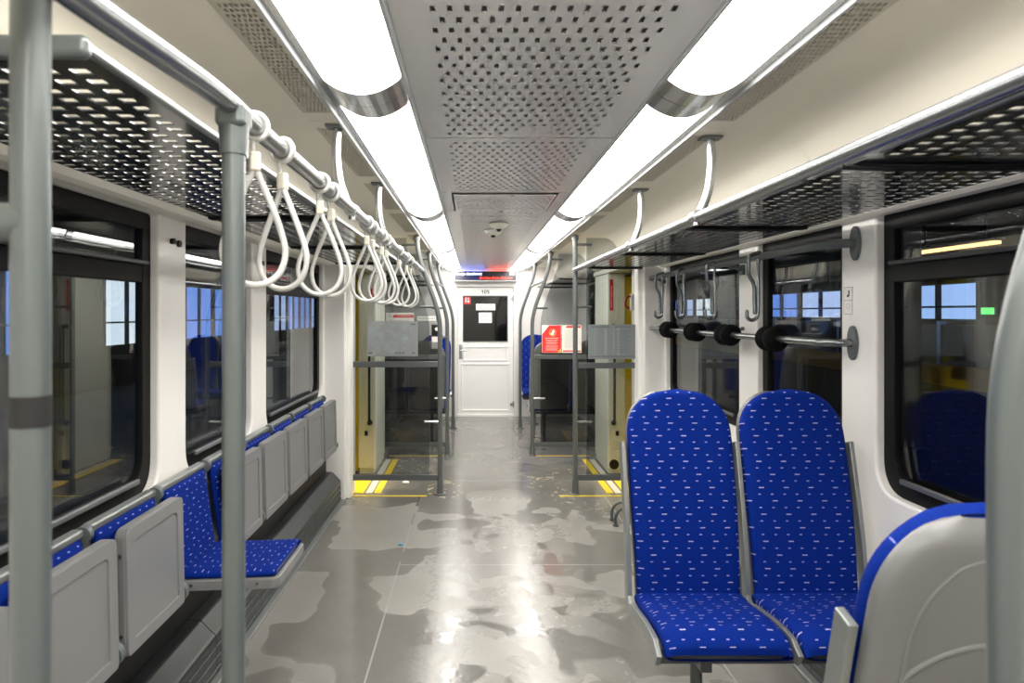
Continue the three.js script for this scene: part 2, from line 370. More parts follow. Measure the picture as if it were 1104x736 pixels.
{
  const c = struct('ceiling', [box(-0.66, 0.66, 2.335, 2.35, -D_END, -D_BACK), ...[-1, 1].flatMap((s) => [box(s * 0.353, s * 0.36, 2.196, 2.336, -D_END, -D_BACK), box(s * 0.626, s * 0.634, 2.2, 2.336, -D_END, -D_BACK)])], M.cavity, 'cream coved ceiling with perforated grey middle strip and two light bands', 'ceiling');
  const joints = { '-1': [D_BACK, 1.37, 2.4, 3.47, 4.55, 5.8, 7.4, 8.8, D_END], 1: [D_BACK, 1.37, 2.5, 3.6, 4.65, 5.8, 7.4, 8.8, D_END] };
  for (const s of [-1, 1]) {
    const J = joints[s];
    for (let i = 0; i + 1 < J.length; i++) {
      const g = coveSheet(s, J[i] + 0.002, J[i + 1] - 0.002);
      mesh('cove_panel', g, M.cove, c);
      const p0 = J[i], p1 = J[i + 1];
      mesh('inner_strip', [box(s * 0.622, s * 0.65, CEIL, CEIL + 0.006, -p0, -p1)].concat(i > 0 ? [box(s * 0.649, s * 0.747, CEIL, CEIL + 0.006, -p0 - 0.002, -p0 - 0.1), box(s * 0.649, s * 0.747, CEIL, CEIL + 0.006, -p1 + 0.1, -p1 + 0.002)] : [box(s * 0.649, s * 0.747, CEIL, CEIL + 0.006, -p0, -p1)]), M.cove, c);
      // air outlet grille of this panel
      if (i > 0) {
        const a = J[i] + 0.1, b = J[i + 1] - 0.1, cols = [0, 1, 2, 3, 4, 5].map((k) => s * (0.665 + k * 0.0125)).sort((x, y) => x - y);
        const x0 = Math.min(s * 0.65, s * 0.746), x1 = Math.max(s * 0.65, s * 0.746);
        mesh('air_grille', perforated(x0, x1, a, b, CEIL - 0.002, 0.005, cols, 0.0036, 0.026, 0.0085, { stagger: 0.005 }), std(0xcfc9b9, 0.45), c);
      }
    }
  }
  // middle perforated sheets
  const cols = Array.from({ length: 15 }, (_, k) => -0.2775 + k * 0.037);
  const S = [[0.55, 2.54], [2.54, 3.70], [4.36, 6.4], [6.4, 8.2], [8.2, 9.98]];
  for (const [a, b] of S) mesh('perforated_panel', perforated(-0.352, 0.352, a + 0.003, b - 0.003, PANEL_Y, 0.002, cols, 0.0058, 0.0565, 0.0155, { stagger: 0.0185, margin: 0.03, skip: (x, d) => Math.hypot(x - 0.045, d - 2.50) < 0.1 || Math.abs(x) > 0.27 }), M.ceilingGrey, c);
  const rim = new Quads();
  for (const [x0, x1, a, b] of [[-0.352, -0.294, 3.703, 4.357], [0.294, 0.352, 3.703, 4.357]]) rim.quad([x0, PANEL_Y, -a], [x0, PANEL_Y, -b], [x1, PANEL_Y, -b], [x1, PANEL_Y, -a]);
  const hatch = mesh('service_hatch', perforated(-0.282, 0.282, 3.722, 4.338, PANEL_Y - 0.008, 0.002, cols, 0.0058, 0.0565, 0.0155, { stagger: 0.0185, margin: 0.03, skip: (x) => Math.abs(x) > 0.265 }), M.ceilingGrey, c);
  mesh('hatch_lock', [cyl([0.04, PANEL_Y - 0.012, -3.735], [0.04, PANEL_Y - 0.004, -3.735], 0.012), cyl([0.0, PANEL_Y - 0.012, -4.325], [0.0, PANEL_Y - 0.004, -4.325], 0.012)], M.shellDark, hatch);
  mesh('hatch_rim', rim.done(), M.ceilingGrey, c);
  mesh('plain_panel', [box(-0.352, 0.352, PANEL_Y, PANEL_Y + 0.012, -0.545, -D_BACK), box(-0.352, 0.352, PANEL_Y - 0.02, PANEL_Y + 0.012, -9.985, -D_END)], M.ceilingGrey, c);
}
// light bands
const spans = [[-2.5, -0.8], [-0.56, 1.95], [2.19, 4.46], [4.70, 7.0], [7.24, 10.1]];
for (const s of [-1, 1]) spans.forEach(([a, b], i) => {
  const where = ['behind the viewpoint', 'over the nearest part of the aisle', 'over the middle of the aisle', 'over the entrance area', 'leading up to the end wall'][i];
  const t = thing('ceiling_light', `long white diffused ceiling light ${['at the carriage rear', 'over the double blue seats', 'between the ceiling hangers', 'over the entrance', 'beside the destination display'][i]}, ${s < 0 ? 'folding-seat side' : 'bicycle-rack side'}`, 'ceiling light', [0, 0, 0], 0, 'ceiling light bands');
  const x0 = 0.385, x1 = 0.6, arc = [];
  for (let k = 0; k <= 12; k++) { const q = k / 12; arc.push([mix(x0, x1, q), 2.216 - 0.042 * (1 - (2 * q - 1) ** 2)]); }
  const strip = (p, th, d0, d1) => { const g = sweepProfile(p, th, d0, d1); if (s < 0) { g.scale(-1, 1, 1); g.computeVertexNormals(); } return g; };
  mesh('diffuser', strip(arc, 0.006, a, b), M.lens, t);
  mesh('edge_profile', [strip([[0.356, 2.204], [0.37, 2.2], [0.386, 2.215], [0.386, 2.24]], 0.004, a - 0.12, b + 0.125), strip([[0.599, 2.24], [0.599, 2.215], [0.612, 2.206], [0.634, 2.206]], 0.004, a - 0.12, b + 0.125)], M.silver, t);
  const cap = (p, q) => strip(arc.map(([x, y]) => [x, y - 0.001]), 0.006, p, q);
  for (const g of [cap(b + 0.002, b + 0.124), cap(a - 0.124, a - 0.002)]) mesh('joint_plate', g, M.silver, t);
  const L = new THREE.RectAreaLight(LAMP_COLOR, LAMP, 0.19, b - a - 0.05);
  L.position.set(s * 0.4925, 2.168, -(a + b) / 2); L.rotation.x = -Math.PI / 2; scene.add(L);
});
// dome camera and smoke detector
for (const [x, d, l, n] of [[0.01, 4.95, 'small white dome camera on the perforated ceiling, before the other dome', 'dome_camera'], [-0.02, 5.35, 'small white dome with a dark eye on the ceiling nearer the display', 'dome_camera']]) {
  const t = thing(n, l, 'dome camera', [x, PANEL_Y, -d]);
  mesh('base', lathe([[0, -0.002], [0.07, -0.002], [0.07, -0.012], [0.058, -0.03], [0.03, -0.045], [0, -0.047]]), M.pillar, t);
  mesh('eye', [new THREE.SphereGeometry(0.02, 16, 12).translate(0, -0.045, 0.01)], M.dark, t);
}

// ---------------------------------------------------------------- end door and display
{
  const z = -D_END;
  const d = struct('door_1', [box(-0.415, 0.415, 0.03, 0.95, z - 0.06, z - 0.02), box(-0.415, -0.33, 0.95, 1.93, z - 0.06, z - 0.02), box(0.33, 0.415, 0.95, 1.93, z - 0.06, z - 0.02), box(-0.33, 0.33, 1.80, 1.93, z - 0.06, z - 0.02), box(-0.33, 0.33, 0.95, 1.12, z - 0.06, z - 0.02)], M.white, 'white end door numbered 105 with a dark square window', 'door');
  mesh('door_frame', [rbox(-0.47, -0.42, 0, 1.975, z - 0.05, z + 0.02, 0.006), rbox(0.42, 0.47, 0, 1.975, z - 0.05, z + 0.02, 0.006), rbox(-0.42, 0.42, 1.935, 1.975, z - 0.05, z + 0.02, 0.006), box(-0.42, 0.42, 0, 0.03, z - 0.06, z + 0.01)], M.white, d);
  mesh('window_pane', [box(-0.325, 0.325, 1.125, 1.795, z - 0.045, z - 0.041)], std(0x050506, 0.03), d);
  mesh('window_gasket', [box(-0.338, 0.338, 1.795, 1.806, z - 0.03, z - 0.012), box(-0.338, 0.338, 1.114, 1.125, z - 0.03, z - 0.012), box(-0.338, -0.327, 1.114, 1.806, z - 0.03, z - 0.012), box(0.327, 0.338, 1.114, 1.806, z - 0.03, z - 0.012)], M.shellDark, d);
  const panel = (x0, x1, y0, y1) => { const sh = rrect(new THREE.Shape(), x0, x1, y0, y1, 0.004); sh.holes.push(rrect(new THREE.Path(), x0 + 0.018, x1 - 0.018, y0 + 0.018, y1 - 0.018, 0.003)); return new THREE.ExtrudeGeometry(sh, { depth: 0.008, bevelEnabled: true, bevelSize: 0.004, bevelThickness: 0.004, bevelSegments: 1 }).translate(0, 0, z - 0.02); };
  mesh('door_moulding', [panel(-0.33, 0.33, 0.83, 1.05), panel(-0.36, 0.36, 0.08, 0.79)], M.white, d);
  const h = mesh('handle_plate', [rbox(-0.395, -0.345, 0.86, 1.08, z - 0.02, z - 0.008, 0.004)], M.silver, d);
  mesh('lever', [cyl([-0.37, 0.99, z - 0.01], [-0.37, 0.99, z + 0.035], 0.01), cyl([-0.37, 0.99, z + 0.035], [-0.28, 0.985, z + 0.035], 0.009)], M.silver, h);
  for (const y of [0.14, 1.72]) mesh('hinge', [cyl([0.418, y, z + 0.012], [0.418, y + 0.09, z + 0.012], 0.014), box(0.37, 0.415, y + 0.02, y + 0.06, z - 0.02, z - 0.008)], M.silver, d);
  const num = canvasTexture(256, 96, (g) => { g.fillStyle = '#f3f2ee'; g.fillRect(0, 0, 256, 96); g.fillStyle = '#303236'; g.font = 'bold 84px sans-serif'; g.textAlign = 'center'; g.textBaseline = 'middle'; g.fillText('105', 128, 50); });
  mesh('number_plate', [new THREE.PlaneGeometry(0.24, 0.085).translate(0.0, 1.862, z - 0.0185)], std(0xffffff, 0.5, 0, { map: num }), d);
  const note = (x, y, w, h2, n, draw, pw, ph) => mesh(n, [new THREE.PlaneGeometry(w, h2).translate(x, y, z - 0.038)], std(0xffffff, 0.7, 0, { map: canvasTexture(pw, ph, draw) }), d);
  note(0.005, 1.635, 0.29, 0.095, 'paper_note', (g, w, h2) => { g.fillStyle = '#fbf6f7'; g.fillRect(0, 0, w, h2); g.fillStyle = '#e39aa5'; g.fillRect(14, 26, w - 28, 9); g.fillRect(14, 52, w - 28, 9); }, 256, 84);
  note(0.0, 1.475, 0.195, 0.155, 'paper_note', (g, w, h2) => { g.fillStyle = '#fbf6f7'; g.fillRect(0, 0, w, h2); g.fillStyle = '#e9b9c0'; for (let k = 0; k < 6; k++) g.fillRect(14, 18 + k * 17, w - 30 - (k % 3) * 14, 6); }, 160, 128);
  note(-0.27, 1.735, 0.10, 0.115, 'red_sticker', (g, w, h2) => { g.fillStyle = '#e2383c'; g.fillRect(0, 0, w, h2); g.fillStyle = '#ffe9e6'; g.beginPath(); g.arc(28, 26, 12, 0, 7); g.fill(); g.fillRect(18, 42, 20, 44); g.fillRect(56, 16, 16, 26); g.fillRect(52, 56, 26, 30); }, 96, 112);
  // lettering on the end wall
  const wl = canvasTexture(256, 128, (g) => { g.fillStyle = '#f0eeea'; g.fillRect(0, 0, 256, 128); g.fillStyle = '#4a4c50'; g.font = 'bold 56px monospace'; g.fillText('WE-05', 40, 56); g.fillText('0', 66, 116); });
  const sg = mesh('wall_lettering', [box(-0.73, -0.485, 1.92, 2.04, z - 0.0005, z + 0.003)], std(0xffffff, 0.5, 0, { map: wl }));
  tag(sg, 'dark WE-05 lettering on the white end wall beside the door', 'lettering');
  const mk = canvasTexture(256, 96, (g) => { g.fillStyle = '#f0eeea'; g.fillRect(0, 0, 256, 96); g.strokeStyle = '#55585c'; g.lineWidth = 7; g.beginPath(); g.moveTo(6, 70); g.lineTo(80, 70); g.stroke(); g.fillStyle = '#303236'; g.beginPath(); g.moveTo(150, 26); g.lineTo(182, 48); g.lineTo(150, 56); g.fill(); g.fillRect(204, 42, 44, 16); });
  tag(mesh('wall_pictogram', [box(0.53, 0.76, 1.935, 2.02, z - 0.0005, z + 0.003)], std(0xffffff, 0.5, 0, { map: mk })), 'dark pictogram marks on the end wall above the blue seat', 'pictogram');
  // destination display
  const ds = thing('destination_display', 'black LED destination display hanging over the numbered end door', 'display', [0, 0, 0]);
  mesh('housing', [rbox(-0.47, 0.47, 2.012, 2.175, z + 0.002, z + 0.16, 0.012)], M.white, ds);
  const draw = (g, w, h2) => {
    g.fillStyle = '#04060c'; g.fillRect(0, 0, w, h2); g.fillStyle = '#0a1038'; g.fillRect(0, 0, w * 0.45, h2);
    g.textBaseline = 'middle'; g.font = 'bold 56px sans-serif'; g.fillStyle = '#e6efff'; g.fillText('Stacja docelowa:', 10, 36, 500);
    g.fillStyle = '#ff3a24'; g.font = 'bold 54px sans-serif'; g.fillText('Bielsko-Biała Główna', 410, 96, 606);
    g.fillStyle = '#dff4ff'; g.fillRect(w - 110, 8, 84, 48); g.fillStyle = '#28507a'; g.fillRect(w - 96, 18, 34, 14); g.fillRect(w - 54, 30, 18, 18);
  };
  const dt = canvasTexture(1024, 128, draw);
  mesh('screen', [new THREE.PlaneGeometry(0.9, 0.135).translate(0, 2.094, z + 0.1615)], std(0x000000, 0.15, 0, { emissive: 0xffffff, emissiveMap: dt, emissiveIntensity: 1.5 }), ds);
  for (const [x, c] of [[-0.22, 0x6a78ff], [0.26, 0xff4a30]]) { const L = new THREE.RectAreaLight(c, 6, 0.42, 0.06); L.position.set(x, 2.14, z + 0.2); L.lookAt(x, 3.14, z + 0.26); scene.add(L); }
}

// ---------------------------------------------------------------- entrance: doors and pillars
for (const s of [-1, 1]) {
  const X = s * 1.40;
  const d = struct(s < 0 ? 'door_2' : 'door_3', (() => {
    const sh = rrect(new THREE.Shape(), 5.81, 6.6, 0.0, 1.93, 0.01); sh.holes.push(rrect(new THREE.Path(), 5.93, 6.42, 0.93, 1.82, 0.06));
    return new THREE.ExtrudeGeometry(sh, { depth: 0.04, bevelEnabled: false }).rotateY(Math.PI / 2).translate(s < 0 ? X - 0.02 : X - 0.02, 0, 0);
  })(), M.yellow, s < 0 ? 'yellow entrance door with a window on the folding-seat side' : 'yellow entrance door with a window on the bicycle-rack side', 'door');
  mesh('door_pane', new THREE.ShapeGeometry(rrect(new THREE.Shape(), 5.92, 6.43, 0.92, 1.83, 0.06)).rotateY(Math.PI / 2).translate(X + 0.005, 0, 0), M.glass, d);
  mesh('door_seal', [box(X - s * 0.03 - 0.012, X - s * 0.03 + 0.012, 0.0, 1.93, -6.505, -6.53), box(X - s * 0.03 - 0.012, X - s * 0.03 + 0.012, 0.0, 1.93, -6.02, -6.04)], M.rubber, d);
  mesh('door_edge', [rbox(s * 1.29, s * 1.37, 0.02, 1.9, -6.60, -6.63, 0.006)], M.yellow, d);
  const p = thing('door_pillar', s < 0 ? 'pale door pillar with a dark grab bar beside the folding-seat entrance' : 'pale door pillar with a red stripe sticker and round grille below', 'door pillar', [s * 1.115, 0, -6.53]);
  mesh('housing', [rbox(0, s * 0.165, 0.06, 1.93, 0, -0.72, 0.015), rbox(s * 0.01, s * 0.155, 0.005, 0.06, -0.02, -0.72, 0.005)], M.pillar, p);
  mesh('corner_strip', [rbox(-s * 0.008, s * 0.02, 0.06, 1.93, 0.002, -0.03, 0.008)], M.white, p);
  mesh('grab_bar', tube([[-s * -0.05, 1.42, 0.004], [s * 0.05, 1.42, 0.045], [s * 0.05, 1.36, 0.05], [s * 0.05, 0.58, 0.05], [s * 0.05, 0.51, 0.045], [s * 0.05, 0.5, 0.004]], 0.0125, 40, 10), M.blackPlastic, p);
  mesh('bar_foot', [cyl([s * 0.05, 0.5, 0], [s * 0.05, 0.5, 0.018], 0.024), cyl([s * 0.05, 1.42, 0], [s * 0.05, 1.42, 0.018], 0.024)], M.blackPlastic, p);
  mesh('lock', [rbox(s * 0.07, s * 0.10, 0.375, 0.42, -0.002, 0.008, 0.003)], M.blackPlastic, p);
  const pic = canvasTexture(64, 64, (g) => { g.fillStyle = '#e6e8e0'; g.fillRect(0, 0, 64, 64); g.strokeStyle = '#8f948c'; g.lineWidth = 4; g.strokeRect(4, 4, 56, 56); g.beginPath(); g.arc(32, 24, 8, 0, 7); g.stroke(); g.beginPath(); g.moveTo(32, 32); g.lineTo(20, 52); g.moveTo(32, 32); g.lineTo(46, 50); g.stroke(); });
  if (s > 0) {
    mesh('pictogram', [new THREE.PlaneGeometry(0.06, 0.07).translate(0.085, 0.28, 0.001)], std(0xffffff, 0.5, 0, { map: pic }), p);
    mesh('round_grille', [lathe([[0, 0], [0.03, 0.001], [0.036, 0.008], [0.045, 0.006], [0.048, 0]]).rotateX(Math.PI / 2).translate(0.055, 0.1, 0)], M.blackPlastic, p);
  }
  const st = canvasTexture(32, 256, (g) => { g.fillStyle = '#d8261f'; g.fillRect(0, 0, 32, 256); g.fillStyle = '#8a0f10'; g.fillRect(8, 12, 16, 20); g.fillStyle = '#f3c8c0'; for (let k = 0; k < 9; k++) g.fillRect(12, 56 + k * 20, 8, 12); });
  mesh('red_sticker', [new THREE.PlaneGeometry(0.035, s < 0 ? 0.12 : 0.30).translate(s * (s < 0 ? 0.025 : 0.03), s < 0 ? 1.72 : 1.72, 0.0035)], std(0xffffff, 0.5, 0, { map: st }), p);
  // warm step lamp above the threshold
  const l = thing('step_lamp', s < 0 ? 'small warm lamp above the folding-seat side threshold' : 'small warm lamp above the bicycle-side threshold', 'lamp', [s * 1.27, 1.910, -6.10], 0);
  mesh('housing', [lathe([[0, 0.02], [0.035, 0.02], [0.035, 0], [0.028, 0]])], M.silver, l);
  mesh('bulb', [cyl([0, 0.004, 0], [0, 0.01, 0], 0.026)], std(0xffffff, 0.4, 0, { emissive: 0xffd9a0, emissiveIntensity: 2 }), l);
  const sp = new THREE.SpotLight(0xffe2bd, s < 0 ? 8 : 4, 0, 0.24, 0.7, 2); sp.position.set(s * 1.27, 1.905, -6.10); sp.target.position.set(s * 1.2, 0, -6.22); sp.castShadow = true; scene.add(sp, sp.target);
}
// door header panels
for (const s of [-1, 1]) struct(s < 0 ? 'trim_5' : 'trim_6', [rbox(s * 1.1, s * 1.41, 1.93, 1.975, -5.80, -7.26, 0.006)], M.trim, s < 0 ? 'cream header panel over the entrance on the folding-seat side' : 'cream header panel over the entrance on the bicycle side', 'header');
{
  const t = thing('emergency_handle', 'red emergency door release handle beside the yellow door', 'handle', [1.185, 1.64, -5.88]);
  mesh('base', [rbox(-0.005, 0.016, -0.07, 0.07, -0.035, 0.035, 0.004)], M.white, t);
  mesh('lever', tube([[-0.005, 0.05, 0.01], [-0.035, 0.045, 0.012], [-0.05, 0.01, 0.012], [-0.05, -0.035, 0.012], [-0.02, -0.05, 0.01]], 0.009, 20, 8), M.red, t);
}

// ---------------------------------------------------------------- poles and rails
const bend = (y) => 0.2 * smooth(1.4, 2.2, y);
function polePts(x0, s, curved, top = 2.19, bottom = 0) {
  const p = []; for (let k = 0; k <= 24; k++) { const y = mix(bottom, top, k / 24); p.push([x0 + s * (curved ? bend(y) : 0), y, 0]); }
  return p;
}
function floorPole(label, x0, d, s, curved, mat, r = 0.0205, top = 2.2) {
  const t = thing('grab_pole', label, 'grab pole', [x0, 0, -d]);
  const pts = polePts(0, s, curved, top);
  mesh('pole', tube(pts, r, 60, 18), mat, t);
  mesh('floor_flange', lathe([[0, 0.012], [0.05, 0.012], [0.052, 0.004], [0.052, 0], [0, 0]].reverse()), mat, t);
  mesh('foot_sleeve', lathe([[r + 0.001, 0.13], [r + 0.006, 0.125], [r + 0.007, 0.03], [r + 0.012, 0.012]].reverse()), mat, t);
  const e = pts[pts.length - 1];
  mesh('ceiling_flange', [cyl([e[0], top - 0.03, 0], [e[0], top + 0.005, 0], r + 0.008)], mat, t);
  return t;
}
const taped = floorPole('straight grey grab pole wrapped with a band of black tape', -0.67, 0.77, -1, false, M.pole);
mesh('tape_band', [cyl([0, 1.422, 0], [0, 1.457, 0], 0.0212, 0.0212, 24)], M.tape, taped);
mesh('cross_bar', [cyl([0, 1.652, 0], [-0.72, 1.652, 0], 0.022)], M.pole, taped);
{
  const t = thing('grab_pole', 'straight grey grab pole clamped under the strap rail', 'grab pole', [-0.61, 0, -1.25]);
  mesh('pole', [cyl([0, 0, 0], [0, 1.86, 0], 0.0205)], M.pole, t);
  mesh('clamp', [cyl([0, 1.838, 0], [0, 1.895, 0], 0.024, 0.027), rbox(-0.027, 0.027, 1.885, 1.932, -0.03, 0.03, 0.013)], M.pole, t);
  mesh('floor_flange', lathe([[0, 0.012], [0.05, 0.012], [0.052, 0.004], [0.052, 0], [0, 0]].reverse()), M.pole, t);
}
floorPole('curved pale grey grab pole behind the grey seat shell', 0.455, 0.8, 1, true, M.pole);
const poleL1 = floorPole('curved grab pole ending the strap rail at the entrance screen', -0.46, 5.83, -1, true, M.darkPole);
floorPole('curved grab pole carrying the ticket validator screen', -0.46, 7.42, -1, true, M.darkPole);
floorPole('curved grab pole by the end door on the validator side', -0.45, 9.15, -1, true, M.darkPole);
floorPole('straight grab pole at the end of the luggage rail, beside a grey notice board', 0.695, 5.83, 1, false, M.darkPole);
floorPole('curved grab pole beside the red notice', 0.463, 7.42, 1, true, M.darkPole);
floorPole('curved grab pole by the end door in front of the blue seat', 0.45, 9.15, 1, true, M.darkPole);

const railL = thing('hand_rail', 'polished strap rail running from the taped pole to the entrance', 'hand rail');
mesh('rail', tube([[-0.64, 1.915, -0.35], [-0.64, 1.918, -0.6], [-0.638, 1.925, -0.85], [-0.622, 1.925, -1.02], [-0.61, 1.925, -1.2], [-0.61, 1.922, -1.5], [-0.61, 1.92, -3], [-0.61, 1.91, -4.5], [-0.607, 1.905, -5.81]], 0.0195, 120, 18), M.chrome, railL);
const railR = thing('hand_rail', 'polished hand rail along the luggage rack above the bicycle hooks', 'hand rail');
mesh('rail', tube([[0.685, 1.915, -0.4], [0.685, 1.915, -2], [0.685, 1.915, -4], [0.69, 1.915, -5.81]], 0.0195, 80, 18), M.chrome, railR);
for (const s of [-1, 1]) {
  const r = thing('hand_rail', s < 0 ? 'rear hand rail beyond the ticket validator screen' : 'rear hand rail beyond the red notice screen', 'hand rail');
  mesh('rail', [cyl([s * 0.60, 1.9, -7.44], [s * 0.597, 1.9, -9.13], 0.018)], M.chrome, r);
}
// hangers between ceiling and rails
const hang = [[railL, -0.61, -1, 2.46], [railL, -0.61, -1, 3.54], [railR, 0.685, 1, 2.62], [railR, 0.685, 1, 3.72]];
hang.forEach(([, x, s, d], i) => {
  const t = thing('rail_hanger', ['bowed steel hanger of the strap rail, second from the clamped pole side', 'bowed steel hanger of the strap rail nearer the entrance', 'bowed steel hanger of the luggage-side rail over the double blue seats', 'bowed steel hanger of the luggage-side rail nearer the entrance'][i].replace(', second from the clamped pole side', ' next to the clamped pole'), 'rail hanger', [x, 1.92, -d]);
  mesh('tube', tube([[s * 0.052, 0.298, 0], [s * 0.056, 0.24, 0], [s * 0.056, 0.18, 0], [s * 0.045, 0.1, 0], [s * 0.02, 0.03, 0], [0, 0, 0]], 0.0165, 40, 14), M.silver, t);
  mesh('ceiling_plate', [rbox(s * 0.052 - 0.04, s * 0.052 + 0.04, 0.294, 0.303, -0.03, 0.03, 0.003)], M.shellDark, t);
  mesh('clamp', [cyl([0, 0, -0.03], [0, 0, 0.03], 0.0245), cyl([0, -0.035, 0], [0, 0, 0], 0.012)], M.silver, t);
});
// hanging straps
{
  const proto = thing('hanging_strap', 'x', 'hanging strap', [0, 0, 0], 0, 'hanging straps on the rail');
  const ringM = mesh('rail_loop', [new THREE.TorusGeometry(0.0255, 0.0062, 10, 24).scale(1, 1, 1.3), cyl([-0.006, -0.03, 0.008], [-0.004, -0.07, 0], 0.005)], M.strap, proto);
  mesh('clip', [rbox(-0.011, 0.011, -0.092, -0.052, -0.011, 0.011, 0.005)], M.strapClip, proto);
  const lp = [[0, -0.085, 0.002], [0.012, -0.11, 0.001], [0.034, -0.16, 0.003], [0.054, -0.215, 0], [0.061, -0.255, 0], [0.05, -0.292, 0], [0.026, -0.313, 0], [0, -0.319, 0], [-0.026, -0.313, 0], [-0.05, -0.292, 0], [-0.061, -0.255, 0], [-0.054, -0.215, 0], [-0.034, -0.16, -0.003], [-0.012, -0.11, -0.001]];
  mesh('grip_loop', tube(lp, 0.0066, 90, 10, true), M.strap, proto);
  const at = [[1.37, 0.5], [1.57, -0.25], [1.95, 0.2], [2.1, -0.1], [2.80, 0.15], [2.95, -0.2], [3.25, 0.1], [3.42, 0.3], [4.0, -0.1], [4.45, 0.15], [4.7, -0.25]];
  const lab = ['first strap after the clamped pole', 'second strap after the clamped pole', 'first of the pair before the first rail hanger', 'second of the pair before the first rail hanger', 'first strap after the first rail hanger', 'second strap after the first rail hanger', 'first of two before the second rail hanger', 'second of two before the second rail hanger', 'first strap after the second rail hanger', 'last strap but one before the entrance', 'last strap before the entrance'];
  at.forEach(([d, a], i) => { const y = mix(1.925, 1.905, (d - 1.2) / 4.6); if (i === 0) { proto.position.set(-0.61, y, -d); proto.rotation.y = a; } const o = i ? copyOf(proto, [-0.61, y, -d], a) : proto; o.userData.label = 'white teardrop hanging strap, ' + lab[i]; });
}

// ---------------------------------------------------------------- luggage racks
{
  const cols = Array.from({ length: 9 }, (_, k) => 0.832 + k * 0.0562);
  const sec = { '-1': [[1.05, 2.92], [2.95, 4.22], [4.25, 5.6], [7.5, 8.8], [8.83, 10.12]], 1: [[0.9, 1.72], [1.75, 3.02], [3.05, 4.35], [4.38, 5.7], [7.5, 8.8], [8.83, 10.12]] };
  const near = { '-1': ['nearest the taped pole', 'over the middle of the folding seats', 'over the folding seats by the entrance', 'beyond the validator screen', 'against the end wall over the validator side'], 1: ['over the grey seat shell', 'over the double blue seats', 'over the first bicycle hooks', 'over the last bicycle hooks by the entrance', 'beyond the red notice', 'against the end wall over the blue seats'] };
  for (const s of [-1, 1]) sec[s].forEach(([a, b], i) => {
    const RY = s < 0 ? 1.956 : 1.926;
    const t = thing('luggage_rack', 'glossy dark perforated luggage rack ' + near[s][i], 'luggage rack', [0, 0, 0], 0, 'luggage racks');
    const c = cols.map((x) => s * x).sort((x, y) => x - y);
    const x0 = Math.min(s * 0.775, s * 1.303), x1 = Math.max(s * 0.775, s * 1.303);
    mesh('perforated_shelf', perforated(x0, x1, a, b, RY, 0.003, c, 0.0145, 0.0521, 0.0135, { margin: 0.05, top: true }), M.rack, t);
    mesh('front_profile', [rbox(s * 0.76, s * 0.778, RY - 0.006, RY + 0.012, -a, -b, 0.006)], M.rackEdge, t);
    for (const [d, o] of [[a, -0.012], [b, 0.012]]) mesh('end_strip', tube([[s * 0.77, RY + 0.001, -d + o], [s * 0.85, RY - 0.004, -d + o / 3], [s * 1.0, RY - 0.006, -d], [s * 1.2, RY - 0.004, -d], [s * 1.30, RY, -d]], 0.008, 30, 8), M.blackPlastic, t);
    if (i === 0 && s < 0) mesh('end_profile', [rbox(-0.76, -1.30, RY - 0.016, RY + 0.02, -a + 0.014, -a - 0.014, 0.012)], M.pole, t);
    for (const d of s > 0 && a < 6 ? [a + 0.135, b - 0.135] : []) mesh('rail_bracket', [box(s * 0.7, s * 0.762, 1.915, 1.925, -d - 0.015, -d + 0.015)], M.silver, t);
  });
}

// ---------------------------------------------------------------- glazed screens at the entrance
const coveTop = (x) => { const a = Math.abs(x); let y = 2.195; for (let i = 0; i + 1 < PROFILE.length; i++) if (a >= PROFILE[i][0] && a < PROFILE[i + 1][0]) y = mix(PROFILE[i][1], PROFILE[i + 1][1], (a - PROFILE[i][0]) / (PROFILE[i + 1][0] - PROFILE[i][0])) - 0.006; return Math.min(2.2, y); };
function screen(label, s, d, xi, xo, curved, barX, barY, lowBar, matUp, matLow, topCut) {
  const t = thing('entrance_screen', label, 'glass screen');
  const edge = (y) => xi + (curved ? bend(y) : 0);
  const poly = (y0, y1) => {
    const p = []; for (let k = 0; k <= 16; k++) { const y = mix(y0, Math.min(y1, coveTop(edge(y1)) - 0.002), k / 16); p.push([edge(y), y]); }
    if (y1 > 1.9) { for (let x = edge(y1) + 0.02; x < xo; x += 0.03) p.push([x, Math.min(y1, coveTop(x) - 0.012)]); p.push([xo, Math.min(y1, coveTop(xo) - 0.012)]); } else p.push([xo, y1]);
    p.push([xo, y0]);
    const sh = new THREE.Shape(); p.forEach((q, i) => i ? sh.lineTo(s * q[0], q[1]) : sh.moveTo(s * q[0], q[1])); sh.closePath();
    return new THREE.ShapeGeometry(sh).translate(0, 0, -d);
  };
  mesh('upper_pane', poly(barY, topCut), matUp, t);
  mesh('lower_pane', poly(lowBar, barY), matLow, t);
  const q = new Quads();
  for (let k = 0; k < 20; k++) { const y0 = mix(lowBar, 2.17, k / 20), y1 = mix(lowBar, 2.17, (k + 1) / 20), a = s * (edge(y0) - 0.001), b = s * (edge(y1) - 0.001); q.quad([a, y0, -d - 0.004], [b, y1, -d - 0.004], [b, y1, -d + 0.004], [a, y0, -d + 0.004]); }
  mesh('pane_edge', q.done(), std(0x9fb0aa, 0.2), t);
  mesh('upper_bar', [rbox(s * barX, s * xo, barY - 0.024, barY + 0.024, -d - 0.018, -d + 0.018, 0.004)], M.bar, t);
  mesh('lower_bar', [rbox(s * barX, s * xo, lowBar - 0.024, lowBar + 0.024, -d - 0.018, -d + 0.018, 0.004)], M.bar, t);
  for (const y of [0.62, 1.60, 2.13]) { const px = (xi - 0.09) + (curved ? bend(y) : 0); mesh('clamp', [cyl([s * (px + 0.01), y, -d + 0.004], [s * (px + 0.135), y, -d + 0.004], 0.011)], y < 1 ? M.silver : M.bar, t); }
  return t;
}
